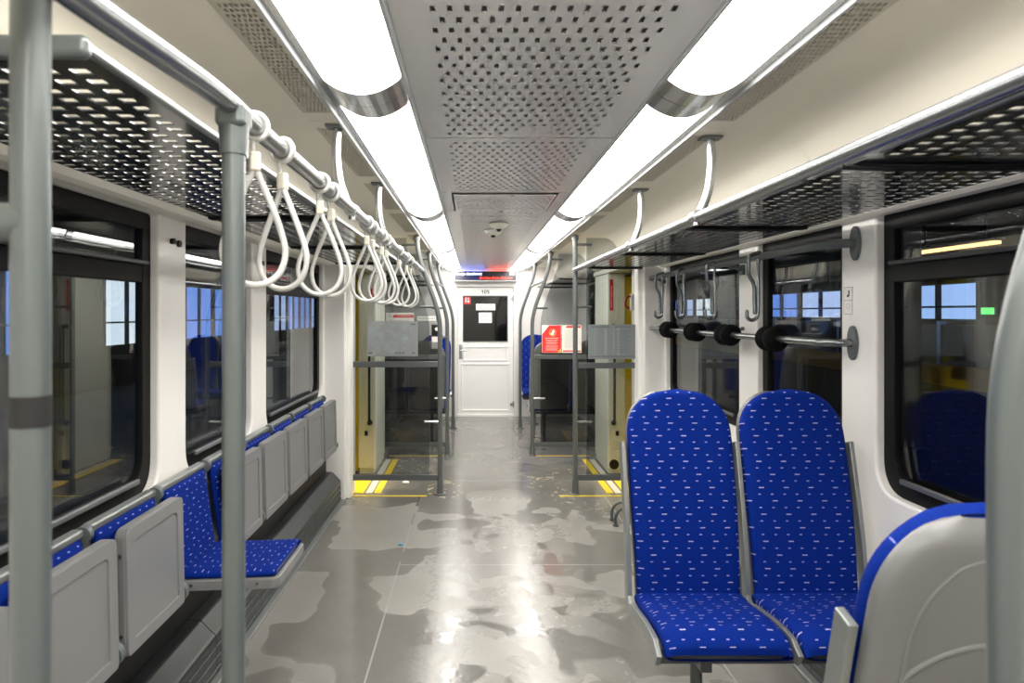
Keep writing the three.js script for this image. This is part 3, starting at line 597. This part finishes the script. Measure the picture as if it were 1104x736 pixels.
screen('smoked glass entrance screen joined to the strap rail pole, with a grey board', -1, 5.83, 0.55, 1.205, true, 0.482, 1.11, 0.145, M.tint, M.tint, 2.19);
screen('smoked glass screen at the far side of the entrance with a ticket validator', -1, 7.42, 0.55, 1.38, true, 0.482, 1.07, 0.12, M.tint, M.smoke, 2.19);
screen('smoked glass entrance screen between a straight pole and the bicycle-rail jamb', 1, 5.83, 0.79, 1.205, false, 0.718, 1.10, 0.145, M.tint, M.tint, 2.19);
screen('smoked glass screen at the far side of the entrance with a red notice', 1, 7.42, 0.553, 1.38, true, 0.486, 1.07, 0.12, M.tint, M.smoke, 2.19);

// notices
function board(name, label, x0, x1, y0, y1, d, tex, back = M.boardGrey) {
  const t = thing(name, label, 'notice', [(x0 + x1) / 2, y0, -d]);
  mesh('board', [rbox(-(x1 - x0) / 2, (x1 - x0) / 2, 0, y1 - y0, -0.003, 0.003, 0.002)], back, t);
  if (tex) mesh('print', [new THREE.PlaneGeometry(x1 - x0 - 0.006, y1 - y0 - 0.006).translate(0, (y1 - y0) / 2, 0.0036)], std(0xffffff, 0.55, 0, { map: tex }), t);
  return t;
}
const blotch = canvasTexture(512, 356, (g, w, h) => {
  g.fillStyle = '#85898a'; g.fillRect(0, 0, w, h);
  for (let k = 0; k < 900; k++) { const r = 6 + rnd() * 40; g.fillStyle = rnd() < 0.5 ? 'rgba(120,126,126,0.05)' : 'rgba(178,182,182,0.05)'; g.beginPath(); g.arc(rnd() * w, rnd() * h, r, 0, 7); g.fill(); }
  g.fillStyle = 'rgba(86,90,90,0.75)'; for (let k = 0; k < 3; k++) g.fillRect(284 + k * 36, 316, 24, 18); g.fillRect(440, 20, 50, 16); g.fillRect(448, 318, 40, 14); g.fillRect(6, 316, 44, 20);
});
board('notice_board', 'grey metal back of a notice board on the folding-seat side screen', -1.078, -0.645, 1.18, 1.478, 5.80, blotch);
const sheets = canvasTexture(512, 360, (g, w, h) => {
  g.fillStyle = '#7b8183'; g.fillRect(0, 0, w, h); g.fillStyle = '#8f9597'; g.fillRect(64, 34, 6, 290); g.fillRect(168, 34, 26, 290); g.fillRect(262, 34, 8, 290); g.fillRect(300, 34, 30, 290);
  g.fillStyle = 'rgba(98,104,106,0.8)'; for (let k = 0; k < 14; k++) { g.fillRect(288, 60 + k * 18, 170 - (k % 3) * 22, 6); } g.fillRect(30, 14, 190, 16); g.fillRect(280, 14, 170, 16); g.fillRect(0, 330, w, 16);
});
board('notice_board', 'grey backs of two printed sheets in a holder on the bicycle-side screen', 0.80, 1.215, 1.158, 1.45, 5.80, sheets);
board('red_notice', 'red notice with a round white emblem on the far entrance screen', 0.566, 0.776, 1.115, 1.415, 7.40, canvasTexture(256, 366, (g, w, h) => {
  g.fillStyle = '#e8302c'; g.fillRect(0, 0, w, h); g.fillStyle = '#f6efec'; g.beginPath(); g.moveTo(0, 0); g.lineTo(96, 0); g.lineTo(0, 120); g.fill();
  g.strokeStyle = '#f6b060'; g.lineWidth = 9; g.beginPath(); g.arc(142, 96, 46, 0, 7); g.stroke(); g.fillStyle = '#fff3e6'; g.beginPath(); g.ellipse(150, 84, 20, 24, 0, 0, 7); g.fill(); g.beginPath(); g.ellipse(136, 114, 26, 16, 0.3, 0, 7); g.fill();
  g.fillStyle = '#f7c0b8'; g.fillRect(40, 166, 180, 11); for (let k = 0; k < 4; k++) g.fillRect(46 + (k % 2) * 16, 194 + k * 18, 168 - (k % 2) * 34, 7); for (let k = 0; k < 5; k++) g.fillRect(40 + (k % 2) * 14, 272 + k * 15, 180 - (k % 2) * 34, 6);
  g.fillStyle = '#f6c23a'; g.beginPath(); g.moveTo(w, h); g.lineTo(w - 50, h); g.lineTo(w, h - 60); g.fill();
}), M.white);
board('white_notice', 'white text sheet with red headings beside the red notice', 0.782, 0.996, 1.115, 1.415, 7.40, canvasTexture(256, 366, (g, w, h) => {
  g.fillStyle = '#f3f1ec'; g.fillRect(0, 0, w, h); g.fillStyle = '#e0403c'; g.beginPath(); g.moveTo(66, 4); g.lineTo(w - 6, 4); g.lineTo(w - 6, 34); g.lineTo(44, 34); g.fill(); g.fillRect(10, h - 30, w - 20, 20);
  g.fillStyle = '#b9b6b0'; for (let k = 0; k < 20; k++) g.fillRect(30, 54 + k * 13, 190 - (k * 37 % 50), 5);
}), M.white);
board('white_notice', 'white sheet with a red slanted heading above the grey notice board', -1.125, -0.822, 1.25, 1.55, 7.40, canvasTexture(384, 376, (g, w, h) => {
  g.fillStyle = '#eeece8'; g.fillRect(0, 0, w, h); g.fillStyle = '#c8202a'; g.beginPath(); g.moveTo(110, 24); g.lineTo(w, 24); g.lineTo(w, 66); g.lineTo(88, 66); g.fill(); g.fillStyle = '#f0b8b4'; g.fillRect(160, 34, 190, 8);
  g.fillStyle = '#8f8d8a'; g.fillRect(34, 26, 34, 8); g.fillRect(34, 50, 40, 6); for (let k = 0; k < 14; k++) g.fillRect(30, 100 + k * 18, 300 - (k * 53 % 90), 6);
}), M.white);
board('label_strip', 'narrow white printed strip on the validator screen', -0.785, -0.585, 1.463, 1.512, 7.40, canvasTexture(256, 64, (g, w, h) => { g.fillStyle = '#dfe3e2'; g.fillRect(0, 0, w, h); g.fillStyle = '#a5aaaa'; for (let k = 0; k < 12; k++) g.fillRect(14 + k * 20, 22, 14, 20); }), M.white);
{
  const t = thing('ticket_validator', 'black and grey ticket validator box with a white label', 'validator', [-0.575, 1.16, -7.40]);
  mesh('case', [rbox(-0.055, 0.055, 0, 0.28, 0, 0.07, 0.01)], M.shell, t);
  mesh('face', [rbox(-0.048, 0.048, 0.14, 0.26, 0.068, 0.075, 0.003)], M.blackPlastic, t);
  mesh('button', [cyl([0.006, 0.215, 0.07], [0.006, 0.215, 0.08], 0.019)], M.white, t);
  mesh('label_plate', [box(-0.046, 0.046, 0.075, 0.13, 0.069, 0.073)], std(0xf2dfe0, 0.5), t);
  mesh('pole_arm', [cyl([0.03, 0.12, 0.03], [0.118, 0.12, -0.01], 0.012)], M.bar, t);
}

// ---------------------------------------------------------------- bicycle rack
const flange = (x, y, z) => { const sh = new THREE.Shape(); sh.absellipse(0, 0, 0.032, 0.068, 0, Math.PI * 2); return new THREE.ExtrudeGeometry(sh, { depth: 0.008, bevelEnabled: true, bevelSize: 0.003, bevelThickness: 0.003, bevelSegments: 2 }).rotateY(-Math.PI / 2).translate(x, y, z); };
{
  const t = thing('bicycle_wheel_rail', 'steel wall rail with four black foam wheel rollers', 'bicycle rail', [0, 0, 0]);
  mesh('rail', tube([[1.395, 1.425, -2.82], [1.34, 1.425, -2.83], [1.30, 1.425, -2.90], [1.29, 1.425, -3.0], [1.285, 1.422, -4.2], [1.285, 1.42, -5.45], [1.285, 1.42, -5.61]], 0.0165, 80, 14, false, 0.3), M.hookMetal, t);
  mesh('flange', [flange(1.398, 1.425, -2.82)], M.knob, t);
  mesh('support', [cyl([1.288, 1.424, -3.96], [1.395, 1.46, -3.96], 0.011), cyl([1.285, 1.42, -5.5], [1.395, 1.45, -5.6], 0.011)], M.knob, t);
  for (const d of [3.34, 3.92, 4.5, 5.1]) mesh('roller', [lathe([[0.017, -0.078], [0.04, -0.078], [0.056, -0.068], [0.062, -0.05], [0.058, -0.03], [0.045, -0.012], [0.04, 0], [0.045, 0.012], [0.058, 0.03], [0.062, 0.05], [0.056, 0.068], [0.04, 0.078], [0.017, 0.078]], 28).rotateX(Math.PI / 2).translate(1.286, 1.423, -d)], M.foam, t);
  const u = thing('bicycle_hook_rail', 'upper steel wall rail carrying four long bicycle hooks', 'bicycle rail', [0, 0, 0]);
  mesh('rail', tube([[1.395, 1.835, -2.80], [1.33, 1.835, -2.82], [1.295, 1.835, -2.90], [1.285, 1.835, -3.02], [1.285, 1.835, -4.2], [1.285, 1.835, -5.61]], 0.019, 80, 14, false, 0.3), M.knob, u);
  mesh('flange', [flange(1.398, 1.835, -2.80)], M.knob, u);
  mesh('support', [cyl([1.285, 1.835, -3.98], [1.395, 1.80, -3.98], 0.012), rbox(1.385, 1.40, 1.77, 1.83, -3.95, -4.01, 0.004), cyl([1.285, 1.835, -5.5], [1.395, 1.80, -5.6], 0.012)], M.knob, u);
  for (const d of [3.46, 4.08, 4.68, 5.22]) {
    const hx = 1.27;
    mesh('hook', [...tube([[hx + 0.012, 1.85, -d], [hx + 0.004, 1.80, -d - 0.012], [hx + 0.002, 1.70, -d - 0.004], [hx, 1.60, -d], [hx - 0.002, 1.54, -d], [hx - 0.014, 1.518, -d], [hx - 0.036, 1.512, -d], [hx - 0.054, 1.526, -d], [hx - 0.057, 1.556, -d]], 0.0095, 60, 10), ...tube([[hx - 0.002, 1.852, -d + 0.02], [hx - 0.05, 1.835, -d + 0.02], [hx - 0.055, 1.79, -d + 0.018], [hx - 0.05, 1.74, -d + 0.012], [hx - 0.024, 1.69, -d + 0.006], [hx - 0.019, 1.62, -d], [hx - 0.017, 1.55, -d]], 0.0095, 50, 10)], M.hookMetal, u);
  }
  const f = thing('bicycle_stand', 'bent dark tube bicycle stand on the floor behind the double seats', 'bicycle stand', [0.95, 0, -5.1]);
  for (const z of [0, 0.14]) mesh('hoop', tube([[-0.09, 0.012, z], [-0.09, 0.07, z], [-0.06, 0.12, z], [0.0, 0.135, z], [0.24, 0.14, z]], 0.011, 36, 10), M.bar, f);
  mesh('foot', [cyl([0.24, 0, 0], [0.24, 0.15, 0], 0.014), cyl([0.24, 0, 0.14], [0.24, 0.15, 0.14], 0.014), cyl([-0.09, 0, 0], [-0.09, 0.014, 0], 0.02), cyl([-0.09, 0, 0.14], [-0.09, 0.014, 0.14], 0.02)], M.bar, f);
  const pt = canvasTexture(96, 176, (g, w, h) => { g.fillStyle = '#e9e7e3'; g.fillRect(0, 0, w, h); g.strokeStyle = '#8b8b8b'; g.lineWidth = 3; g.strokeRect(2, 2, w - 4, h - 4); g.strokeRect(2, 86, w - 4, 88); g.fillStyle = '#222'; g.fillRect(50, 22, 14, 36); g.fillRect(36, 50, 22, 14); g.strokeStyle = '#999'; g.beginPath(); g.arc(48, 130, 22, 3, 6.5); g.stroke(); g.beginPath(); g.arc(44, 142, 12, 3, 7); g.stroke(); });
  const st = thing('pictogram_sticker', 'small hook pictogram sticker on the white wall between two windows', 'sticker', [1.398, 1.60, -2.86]);
  mesh('print', [new THREE.PlaneGeometry(0.065, 0.115).rotateY(-Math.PI / 2).translate(-0.001, 0, 0)], std(0xffffff, 0.5, 0, { map: pt }), st);
  mesh('backing', [box(0, 0.003, -0.06, 0.06, -0.034, 0.034)], M.white, st);
}

// ---------------------------------------------------------------- heater casings
for (const s of [-1, 1]) {
  const x = (v) => s * v, a = s < 0 ? 0.2 : 0.2, b = 5.615;
  const prof = [[1.262, 0], [1.262, 0.035], [1.272, 0.04], [1.262, 0.047], [1.263, 0.082], [1.273, 0.087], [1.263, 0.094], [1.264, 0.128], [1.274, 0.133], [1.264, 0.14], [1.265, 0.168], [1.269, 0.178], [1.278, 0.186], [1.33, 0.238], [1.34, 0.242], [1.397, 0.244], [1.397, 0]];
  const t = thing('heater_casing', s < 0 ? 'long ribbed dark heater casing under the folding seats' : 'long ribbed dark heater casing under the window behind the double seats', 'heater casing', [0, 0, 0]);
  for (let d = a, k = 0; d < b - 0.05; d += 0.9025, k++) {
    const sh = new THREE.Shape(); prof.forEach((q, i) => i ? sh.lineTo(x(q[0]), q[1]) : sh.moveTo(x(q[0]), q[1])); sh.closePath();
    mesh('casing_panel', [new THREE.ExtrudeGeometry(sh, { depth: Math.min(0.898, b - d), bevelEnabled: false }).translate(0, 0, -Math.min(d + 0.898, b))], M.heater, t);
  }
  mesh('dark_wall_strip', [rbox(x(1.385), x(1.398), 0.244, s < 0 ? 0.445 : 0.3, -a, -b, 0.003)], M.blackPlastic, t);  // black strip laid on the wall directly above the casing
  mesh('floor_strip', [rbox(x(1.225), x(1.263), 0.0, 0.018, -a, -b, 0.005)], M.seatRail, t);
}

// ---------------------------------------------------------------- folding seats
function foldingSeat(open, label) {
  // local: wall at x = 0, room towards +x, seat centred on z
  const t = thing('folding_seat', label, 'folding seat', [0, 0, 0], 0, 'folding seats along the wall');
  const swap = (g) => g.rotateY(Math.PI / 2);                          // cushions are built facing +z, turned to face +x
  const hw = 0.2, round = (v) => Math.min(1, (Math.min(v, 1 - v) / 0.05 + 0.15)) ** 0.4;
  const back = cushion((v) => [mix(0.50, 0.872, v), mix(0.098, 0.045, v)], (v) => (hw - 0.004) * (0.97 + 0.03 * round(v)), (v) => 0.019 * round(v), 24, 32, 0.28);
  mesh('backrest', swap(back), M.fabric, t);
  mesh('back_plate', [rbox(0.004, 0.03, 0.46, 0.86, -hw + 0.01, hw - 0.01, 0.008)], M.shellDark, t);
  mesh('top_rail', [rbox(0.012, 0.052, 0.868, 0.896, -hw - 0.016, hw + 0.012, 0.010)], M.seatRail, t);
  mesh('end_knob', [cyl([0.045, 0.876, -hw - 0.03], [0.045, 0.876, -hw - 0.008], 0.027, 0.027, 24)], M.knob, t);
  mesh('side_arm', [rbox(0.01, 0.05, 0.45, 0.88, -hw - 0.026, -hw - 0.014, 0.004)], M.shellDark, t);
  mesh('hinge', [cyl([0.13, 0.512, -hw - 0.034], [0.13, 0.512, -hw - 0.008], 0.036, 0.036, 28), rbox(0.0, 0.13, 0.48, 0.535, -hw - 0.028, -hw - 0.016, 0.004)], M.knob, t);
  // seat pan built flat: depth along +x from the hinge, then turned up when folded
  const pan = new THREE.Group(); pan.name = 'seat_pan';
  const L = 0.385, sh = rrect(new THREE.Shape(), 0.0, L, -hw, hw, [0.015, 0.03, 0.03, 0.015]);
  const base = new THREE.ExtrudeGeometry(sh, { depth: 0.022, bevelEnabled: true, bevelSize: 0.006, bevelThickness: 0.006, bevelSegments: 3 }).rotateX(Math.PI / 2).translate(0, -0.006, 0);
  const ringS = rrect(new THREE.Shape(), -0.002, L + 0.002, -hw - 0.002, hw + 0.002, [0.015, 0.03, 0.03, 0.015]);
  ringS.holes.push(rrect(new THREE.Path(), 0.035, L - 0.038, -hw + 0.038, hw - 0.038, [0.006, 0.035, 0.035, 0.006]));
  const rim = new THREE.ExtrudeGeometry(ringS, { depth: 0.004, bevelEnabled: true, bevelSize: 0.003, bevelThickness: 0.003, bevelSegments: 2 }).rotateX(Math.PI / 2).translate(0, -0.033, 0);
  const cush = cushion((v) => [0.012 - 0.012 * v * (1 - v), mix(0.004, L - 0.008, v)], (v) => (hw - 0.006) * (0.96 + 0.04 * round(v)), (v) => 0.017 * round(v), 20, 32, 0.28);
  cush.rotateY(Math.PI / 2);
  mesh('cushion', cush, M.fabric, pan);
  mesh('shell', [base, rim], M.shell, pan);
  mesh('bolt', [[0.06, -1], [0.31, -1], [0.06, 1], [0.31, 1]].map(([x, s]) => cyl([x, -0.018, s * (hw + 0.004)], [x, -0.018, s * (hw + 0.008)], 0.006)), M.silver, pan);
  t.add(pan);
  if (open) { pan.position.set(0.10, 0.535, 0); pan.rotation.z = 0.03; } else { pan.position.set(0.122, 0.485, 0); pan.rotation.z = Math.PI / 2 + 0.02; }
  return t;
}
{
  const folded = foldingSeat(false, 'x'), opened = foldingSeat(true, 'blue folding seat lowered open between folded grey seats');
  const ord = ['first folded grey seat beside the taped pole', 'folded grey seat, second before the opened seat', 'folded grey seat just before the opened seat', '', 'first folded grey seat after the opened seat', 'second folded grey seat after the opened seat', 'third folded grey seat after the opened seat', 'fourth folded grey seat after the opened seat', 'last folded grey seat next to the white jamb'];
  let first = true;
  for (let k = 0; k < 9; k++) {
    const z = -(1.589 + 0.467 * k - 0.203);
    if (k === 3) { opened.position.set(-HALF, 0, z); continue; }
    const o = first ? folded : copyOf(folded, [0, 0, 0]); first = false;
    o.position.set(-HALF, 0, z); o.userData.label = ord[k];
  }
}

// ---------------------------------------------------------------- fixed seats
function fixedSeats(label, pos, turn, opts = {}) {
  const t = thing('double_seat', label, 'double seat', pos, turn);
  const W = 0.222;
  const path = (v) => { const y = mix(0.425, 1.235, v), lean = -0.155 * v - 0.02 * v * v + 0.028 * Math.sin(v * 3.0) * Math.exp(-v * 1.2); return [y, lean]; };
  const hwB = (v) => { const k = v > 0.76 ? Math.max(0, 1 - ((v - 0.76) / 0.24) ** 2.5) ** (1 / 2.2) : 1; return (W - 0.012) * (0.95 + 0.05 * smooth(0, 0.6, v)) * Math.max(k, 0.02) ; };
  const tB = (v) => 0.032 * Math.min(1, ((1 - v) / 0.03 + 0.05)) ** 0.5 * Math.min(1, v / 0.03 + 0.3);
  const seatPath = (v) => { const x = mix(-0.02, 0.43, v); return [0.445 + 0.02 * smooth(0.2, 0.7, v) - 0.034 * smooth(0.86, 1, v), x]; };
  const rs = (v) => Math.min(1, (Math.min(v, 1 - v) / 0.05 + 0.08)) ** 0.5;
  const N = opts.single ? [0] : [-0.2275, 0.2275];
  for (const x of N) {
    mesh('backrest', cushion(path, hwB, tB, 60, 44, 0.3, x), M.fabric, t);
    mesh('seat_cushion', cushion(seatPath, (v) => (W - 0.012) * (0.97 + 0.03 * rs(v)), (v) => 0.034 * rs(v), 40, 36, 0.28, x), M.fabric, t);
    // plastic shell behind and under
    const sb = cushion((v) => { const p = path(mix(0.02, 0.985, v)); return [p[0], p[1] - 0.03]; }, (v) => hwB(mix(0.02, 0.985, v)), (v) => 0.029 * Math.min(1, ((1 - v) / 0.04 + 0.05)) ** 0.5, 60, 44, 0.3, x);
    const ss = cushion((v) => { const p = seatPath(mix(0.05, 0.93, v)); return [p[0] - 0.036, p[1]]; }, () => W - 0.02, (v) => 0.014 * rs(v), 20, 28, 0.25, x);
    const shell = mesh('shell', [sb, ss], M.seatShell, t);
    // raised inner panel on the back of the shell
    const pts = []; const P = (v, f) => { const p = path(v), h = (W - 0.068) * Math.max(0, 1 - Math.max(0, (v - 0.66) / 0.255) ** 2.5) ** (1 / 2.2); return [x + f * h, p[0], p[1] - 0.0575]; };
    const cur = []; for (let k = 0; k <= 30; k++) cur.push(P(mix(0.12, 0.915, k / 30), -1)); for (let k = 30; k >= 0; k--) cur.push(P(mix(0.12, 0.915, k / 30), 1));
    mesh('shell_groove', tube(cur, 0.0045, 160, 8, false), M.shellDark, shell);
    const arch = []; for (let k = 0; k <= 16; k++) { const q = k / 16 * 2 - 1, v = 0.55 + 0.16 * Math.sqrt(Math.max(0, 1 - q * q * 0.96)), p = path(v); arch.push([x + q * (W - 0.055), p[0], p[1] - 0.0565]); }
    mesh('shell_ridge', tube(arch, 0.007, 60, 8, false), M.seatShell, shell);
  }
  // side rails: flat aluminium profile following back and seat
  const rp = []; for (let k = 0; k <= 16; k++) { const p = path(mix(0.74, 0.03, k / 16)); rp.push([p[0], p[1] - 0.006]); }
  rp.push([0.418, 0.03]); for (let k = 1; k <= 8; k++) { const p = seatPath(mix(0.18, 0.98, k / 8)); rp.push([p[0] - 0.012, p[1]]); }
  const xs = opts.single ? [-W - 0.004, W + 0.004] : [-0.4575, 0, 0.4575];
  for (const x of xs) {
    const sh = new THREE.Shape(), th = 0.021, up = [], dn = [];
    rp.forEach((p, i) => { const a = rp[Math.max(0, i - 1)], b = rp[Math.min(rp.length - 1, i + 1)], l = Math.hypot(b[0] - a[0], b[1] - a[1]); const ny = (b[1] - a[1]) / l, nz = -(b[0] - a[0]) / l; up.push([p[1] + nz * th, p[0] + ny * th]); dn.push([p[1] - nz * th, p[0] - ny * th]); });
    up.forEach((p, i) => i ? sh.lineTo(...p) : sh.moveTo(...p)); dn.reverse().forEach((p) => sh.lineTo(...p)); sh.closePath();
    const g = new THREE.ExtrudeGeometry(sh, { depth: 0.012, bevelEnabled: true, bevelSize: 0.003, bevelThickness: 0.003, bevelSegments: 2 });   // (z, y) plane, extruded along +z
    g.rotateY(-Math.PI / 2); g.translate(x + 0.006, 0, 0);
    mesh('side_rail', g, M.seatRail, t);
  }
  const w2 = 0.43, ws = (pos[0] > 0 ? 1 : -1) * (turn ? -1 : 1), lx = -ws * (w2 - 0.16);
  mesh('cross_beam', [rbox(-w2, w2, 0.355, 0.395, 0.1, 0.15, 0.006), rbox(-w2, w2, 0.355, 0.395, 0.28, 0.32, 0.006)], M.bar, t);
  mesh('leg', [cyl([lx, 0.0, 0.22], [lx, 0.37, 0.22], 0.021), cyl([lx, 0, 0.22], [lx, 0.012, 0.22], 0.055), rbox(lx - 0.02, lx + 0.02, 0.33, 0.37, 0.1, 0.33, 0.005)], M.bar, t);
  mesh('wall_beam', [rbox(ws * w2 - 0.02, ws * w2 + 0.02, 0.27, 0.37, 0.12, 0.3, 0.006)], M.bar, t);
  return t;
}
fixedSeats('pair of high-backed blue patterned seats with grey side rails', [0.8875, 0, -2.64], 0);
fixedSeats('seats seen from behind, pale grey shell with a blue rim and side post', [0.93, 0, -1.30], Math.PI);
fixedSeats('pair of blue seats by the end wall on the validator side', [-0.94, 0, -9.72], 0);
fixedSeats('pair of blue seats by the end wall beside the red notice', [0.94, 0, -9.72], 0);
fixedSeats('seats with dark-looking shells behind the validator screen', [-0.94, 0, -7.95], Math.PI);
fixedSeats('seats with shells showing through the smoked screen under the red notice', [0.94, 0, -7.95], Math.PI);

// ---------------------------------------------------------------- small marks on the walls
for (const [s, d, l] of [[-1, 2.80, 'dark latch marks on the white pillar between the first two windows'], [-1, 3.92, 'dark latch marks on the white pillar between the narrow and the last window']]) {
  const t = thing('wall_latch', l, 'latch', [s * 1.40, 1.84, -d]);
  mesh('pin', [cyl([0, 0, 0.03], [0.016, 0, 0.03], 0.012), cyl([0, -0.004, -0.035], [0.012, -0.004, -0.035], 0.014), box(0, 0.006, -0.006, 0.006, -0.03, 0.03)], M.blackPlastic, t);
}

// ---------------------------------------------------------------- scraps on the floor
for (const [x, d, r, m, l] of [[-0.79, 6.2, 0.026, M.white, 'crumpled white paper scrap on the floor behind the entrance screen'], [-0.66, 4.55, 0.014, std(0x3f8fb0, 0.6), 'tiny blue paper scrap on the wet floor by the seam']]) {
  const g = new THREE.IcosahedronGeometry(r, 2), a = g.attributes.position;
  for (let i = 0; i < a.count; i++) { const q = 0.75 + 0.5 * noise(a.getX(i) / r * 2 + 5, a.getZ(i) / r * 2 + a.getY(i) / r * 3, 77); a.setXYZ(i, a.getX(i) * q * 1.3, Math.max(-0.4 * r, a.getY(i) * q * 0.5), a.getZ(i) * q); }
  g.computeVertexNormals();
  const o = tag(mesh('paper_scrap', g, m), l, 'paper scrap'); o.position.set(x, 0.4 * r + 0.0005, -d);
}

// ---------------------------------------------------------------- station outside
{
  const asphalt = std(0x4b4b4a, 0.8, 0, { map: scuffTex });
  struct('ground', [box(-30, 30, -1.25, -1.1, -70, 25)], std(0x2a2a2a, 0.9), 'dark track bed outside the carriage', 'ground');
  for (const s of [-1, 1]) struct(s < 0 ? 'platform_paving' : 'platform_paving_001', [rbox(s * 1.75, s * 11, -1.1, -0.25, -70, 25, 0.02)], asphalt, s < 0 ? 'grey station platform outside the folding-seat windows' : 'grey station platform outside the double-seat windows', 'platform');
  const hall = std(0x3a332d, 0.8);
  const blues = [[0.36, 0.55, 1.0], [0.16, 0.32, 0.9], [0.78, 0.88, 1.0], [0.10, 0.26, 0.8], [0.5, 0.62, 0.98]];
  const wm = blues.map((c) => std(0x111111, 0.3, 0, { emissive: new THREE.Color(...c), emissiveIntensity: 0.75 }));
  for (const s of [-1, 1]) {
    const X = s * 9, y0 = s < 0 ? 0.75 : 1.43, y1 = s < 0 ? 2.35 : 2.1;
    const b = thing('station_building', s < 0 ? 'dark station hall with tall blue-lit windows outside the folding-seat side' : 'dark station hall with a band of blue-lit windows outside the double-seat side', 'building');
    mesh('wall', [box(X, X + s * 0.4, -0.25, y0, -60, 10), box(X, X + s * 0.4, y1, 6, -60, 10)], hall, b);
    for (let k = 0, d = s < 0 ? -9 : -8.3; d < 58; d += 2.3, k++) {
      const gap = k % 6 === (s < 0 ? 4 : 2);
      if (gap) { mesh('wall_bay', [box(X, X + s * 0.4, y0, y1, -d, -d - 2.3)], hall, b); continue; }
      const w = mesh('lit_window', [box(X + s * 0.1, X + s * 0.14, y0, y1, -d - 0.05, -d - 2.25)], wm[(k * 7 + (s > 0 ? 2 : 0)) % 5], b);
      mesh('mullion', [box(X - s * 0.02, X + s * 0.1, y0, y1, -d - 0.05, -d + 0.05), box(X, X + s * 0.09, mix(y0, y1, 0.35) - 0.02, mix(y0, y1, 0.35) + 0.02, -d - 0.05, -d - 2.25), box(X, X + s * 0.09, y0, y1, -d - 1.12, -d - 1.18)], M.blackPlastic, w);
    }
  }
  struct('station_roof', [box(-11, 11, 6, 6.2, -70, 25)], std(0x222222, 0.9), 'dark station roof over the tracks', 'roof');
  // platform screen with a yellow band
  const t = thing('platform_screen', 'grey platform wind screen with a yellow lower band outside the double-seat window', 'wind screen');
  mesh('base_wall', [box(5.0, 5.1, -0.25, 0.75, -40, 6)], hall, t);
  mesh('yellow_band', [box(4.985, 5.105, 0.75, 0.98, -40, 6)], std(0xc8920c, 0.6), t);
  for (let d = -5; d < 38; d += 2.1) { mesh('panel', [box(5.03, 5.06, 0.98, 1.42, -d - 0.03, -d - 2.07)], std(0x6c6a66, 0.5), t); mesh('post', [box(5.0, 5.07, 0.98, 1.46, -d - 0.03, -d + 0.03)], M.silver, t); }
  // platform columns and lamps
  for (const [x, d, l] of [[4.3, 7.3, 'pale platform column outside the window beside the double seats'], [-5, 14, 'dark platform column outside the folding-seat windows'], [-5, 26, 'farther dark platform column outside the folding-seat windows']]) { const c = thing('platform_column', l, 'column', [x, -0.25, -d]); mesh('shaft', [rbox(-0.2, 0.2, 0, 6.25, -0.2, 0.2, 0.03)], x > 0 ? std(0x8a857c, 0.7) : std(0x5a1f1c, 0.6), c); mesh('plinth', [rbox(-0.26, 0.26, 0, 0.4, -0.26, 0.26, 0.03)], std(0x55524c, 0.8), c); }
  for (const [x, d, l] of [[6.5, 9.5, 'warm strip lamp over the platform beyond the double-seat window'], [-4.2, 16, 'strip lamp over the platform beyond the folding seats'], [-4.2, 30, 'farther strip lamp over the platform beyond the folding seats']]) {
    const c = thing('platform_lamp', l, 'lamp', [x, x > 0 ? 2.47 : 3.2, -d]);
    mesh('tube', [box(-0.05, 0.05, -0.04, 0, -0.8, 0.8)], std(0xffffff, 0.4, 0, { emissive: x > 0 ? 0xffc07a : 0xe8ecff, emissiveIntensity: 2.2 }), c);
    mesh('hanger', [cyl([0, 0, -0.6], [0, 3.3, -0.6], 0.015), cyl([0, 0, 0.6], [0, 3.3, 0.6], 0.015), box(-0.07, 0.07, 0, 0.05, -0.85, 0.85)], M.blackPlastic, c);
    const L = new THREE.RectAreaLight(x > 0 ? 0xffc07a : 0xe8ecff, 50, 0.1, 1.6); L.position.set(x, x > 0 ? 2.42 : 3.15, -d); L.rotation.x = -Math.PI / 2; scene.add(L);
  }
  const ex = thing('exit_sign', 'small green lit exit sign on the station hall outside the double-seat window', 'sign', [8.895, 1.58, -12.05]);
  mesh('face', [box(-0.02, 0.02, -0.06, 0.06, -0.13, 0.13)], std(0x0a3010, 0.4, 0, { emissive: 0x66e070, emissiveIntensity: 1.2 }), ex);
  mesh('case', [box(0.02, 0.1, -0.07, 0.07, -0.15, 0.15)], M.blackPlastic, ex);
}
renderer.render(scene, camera);
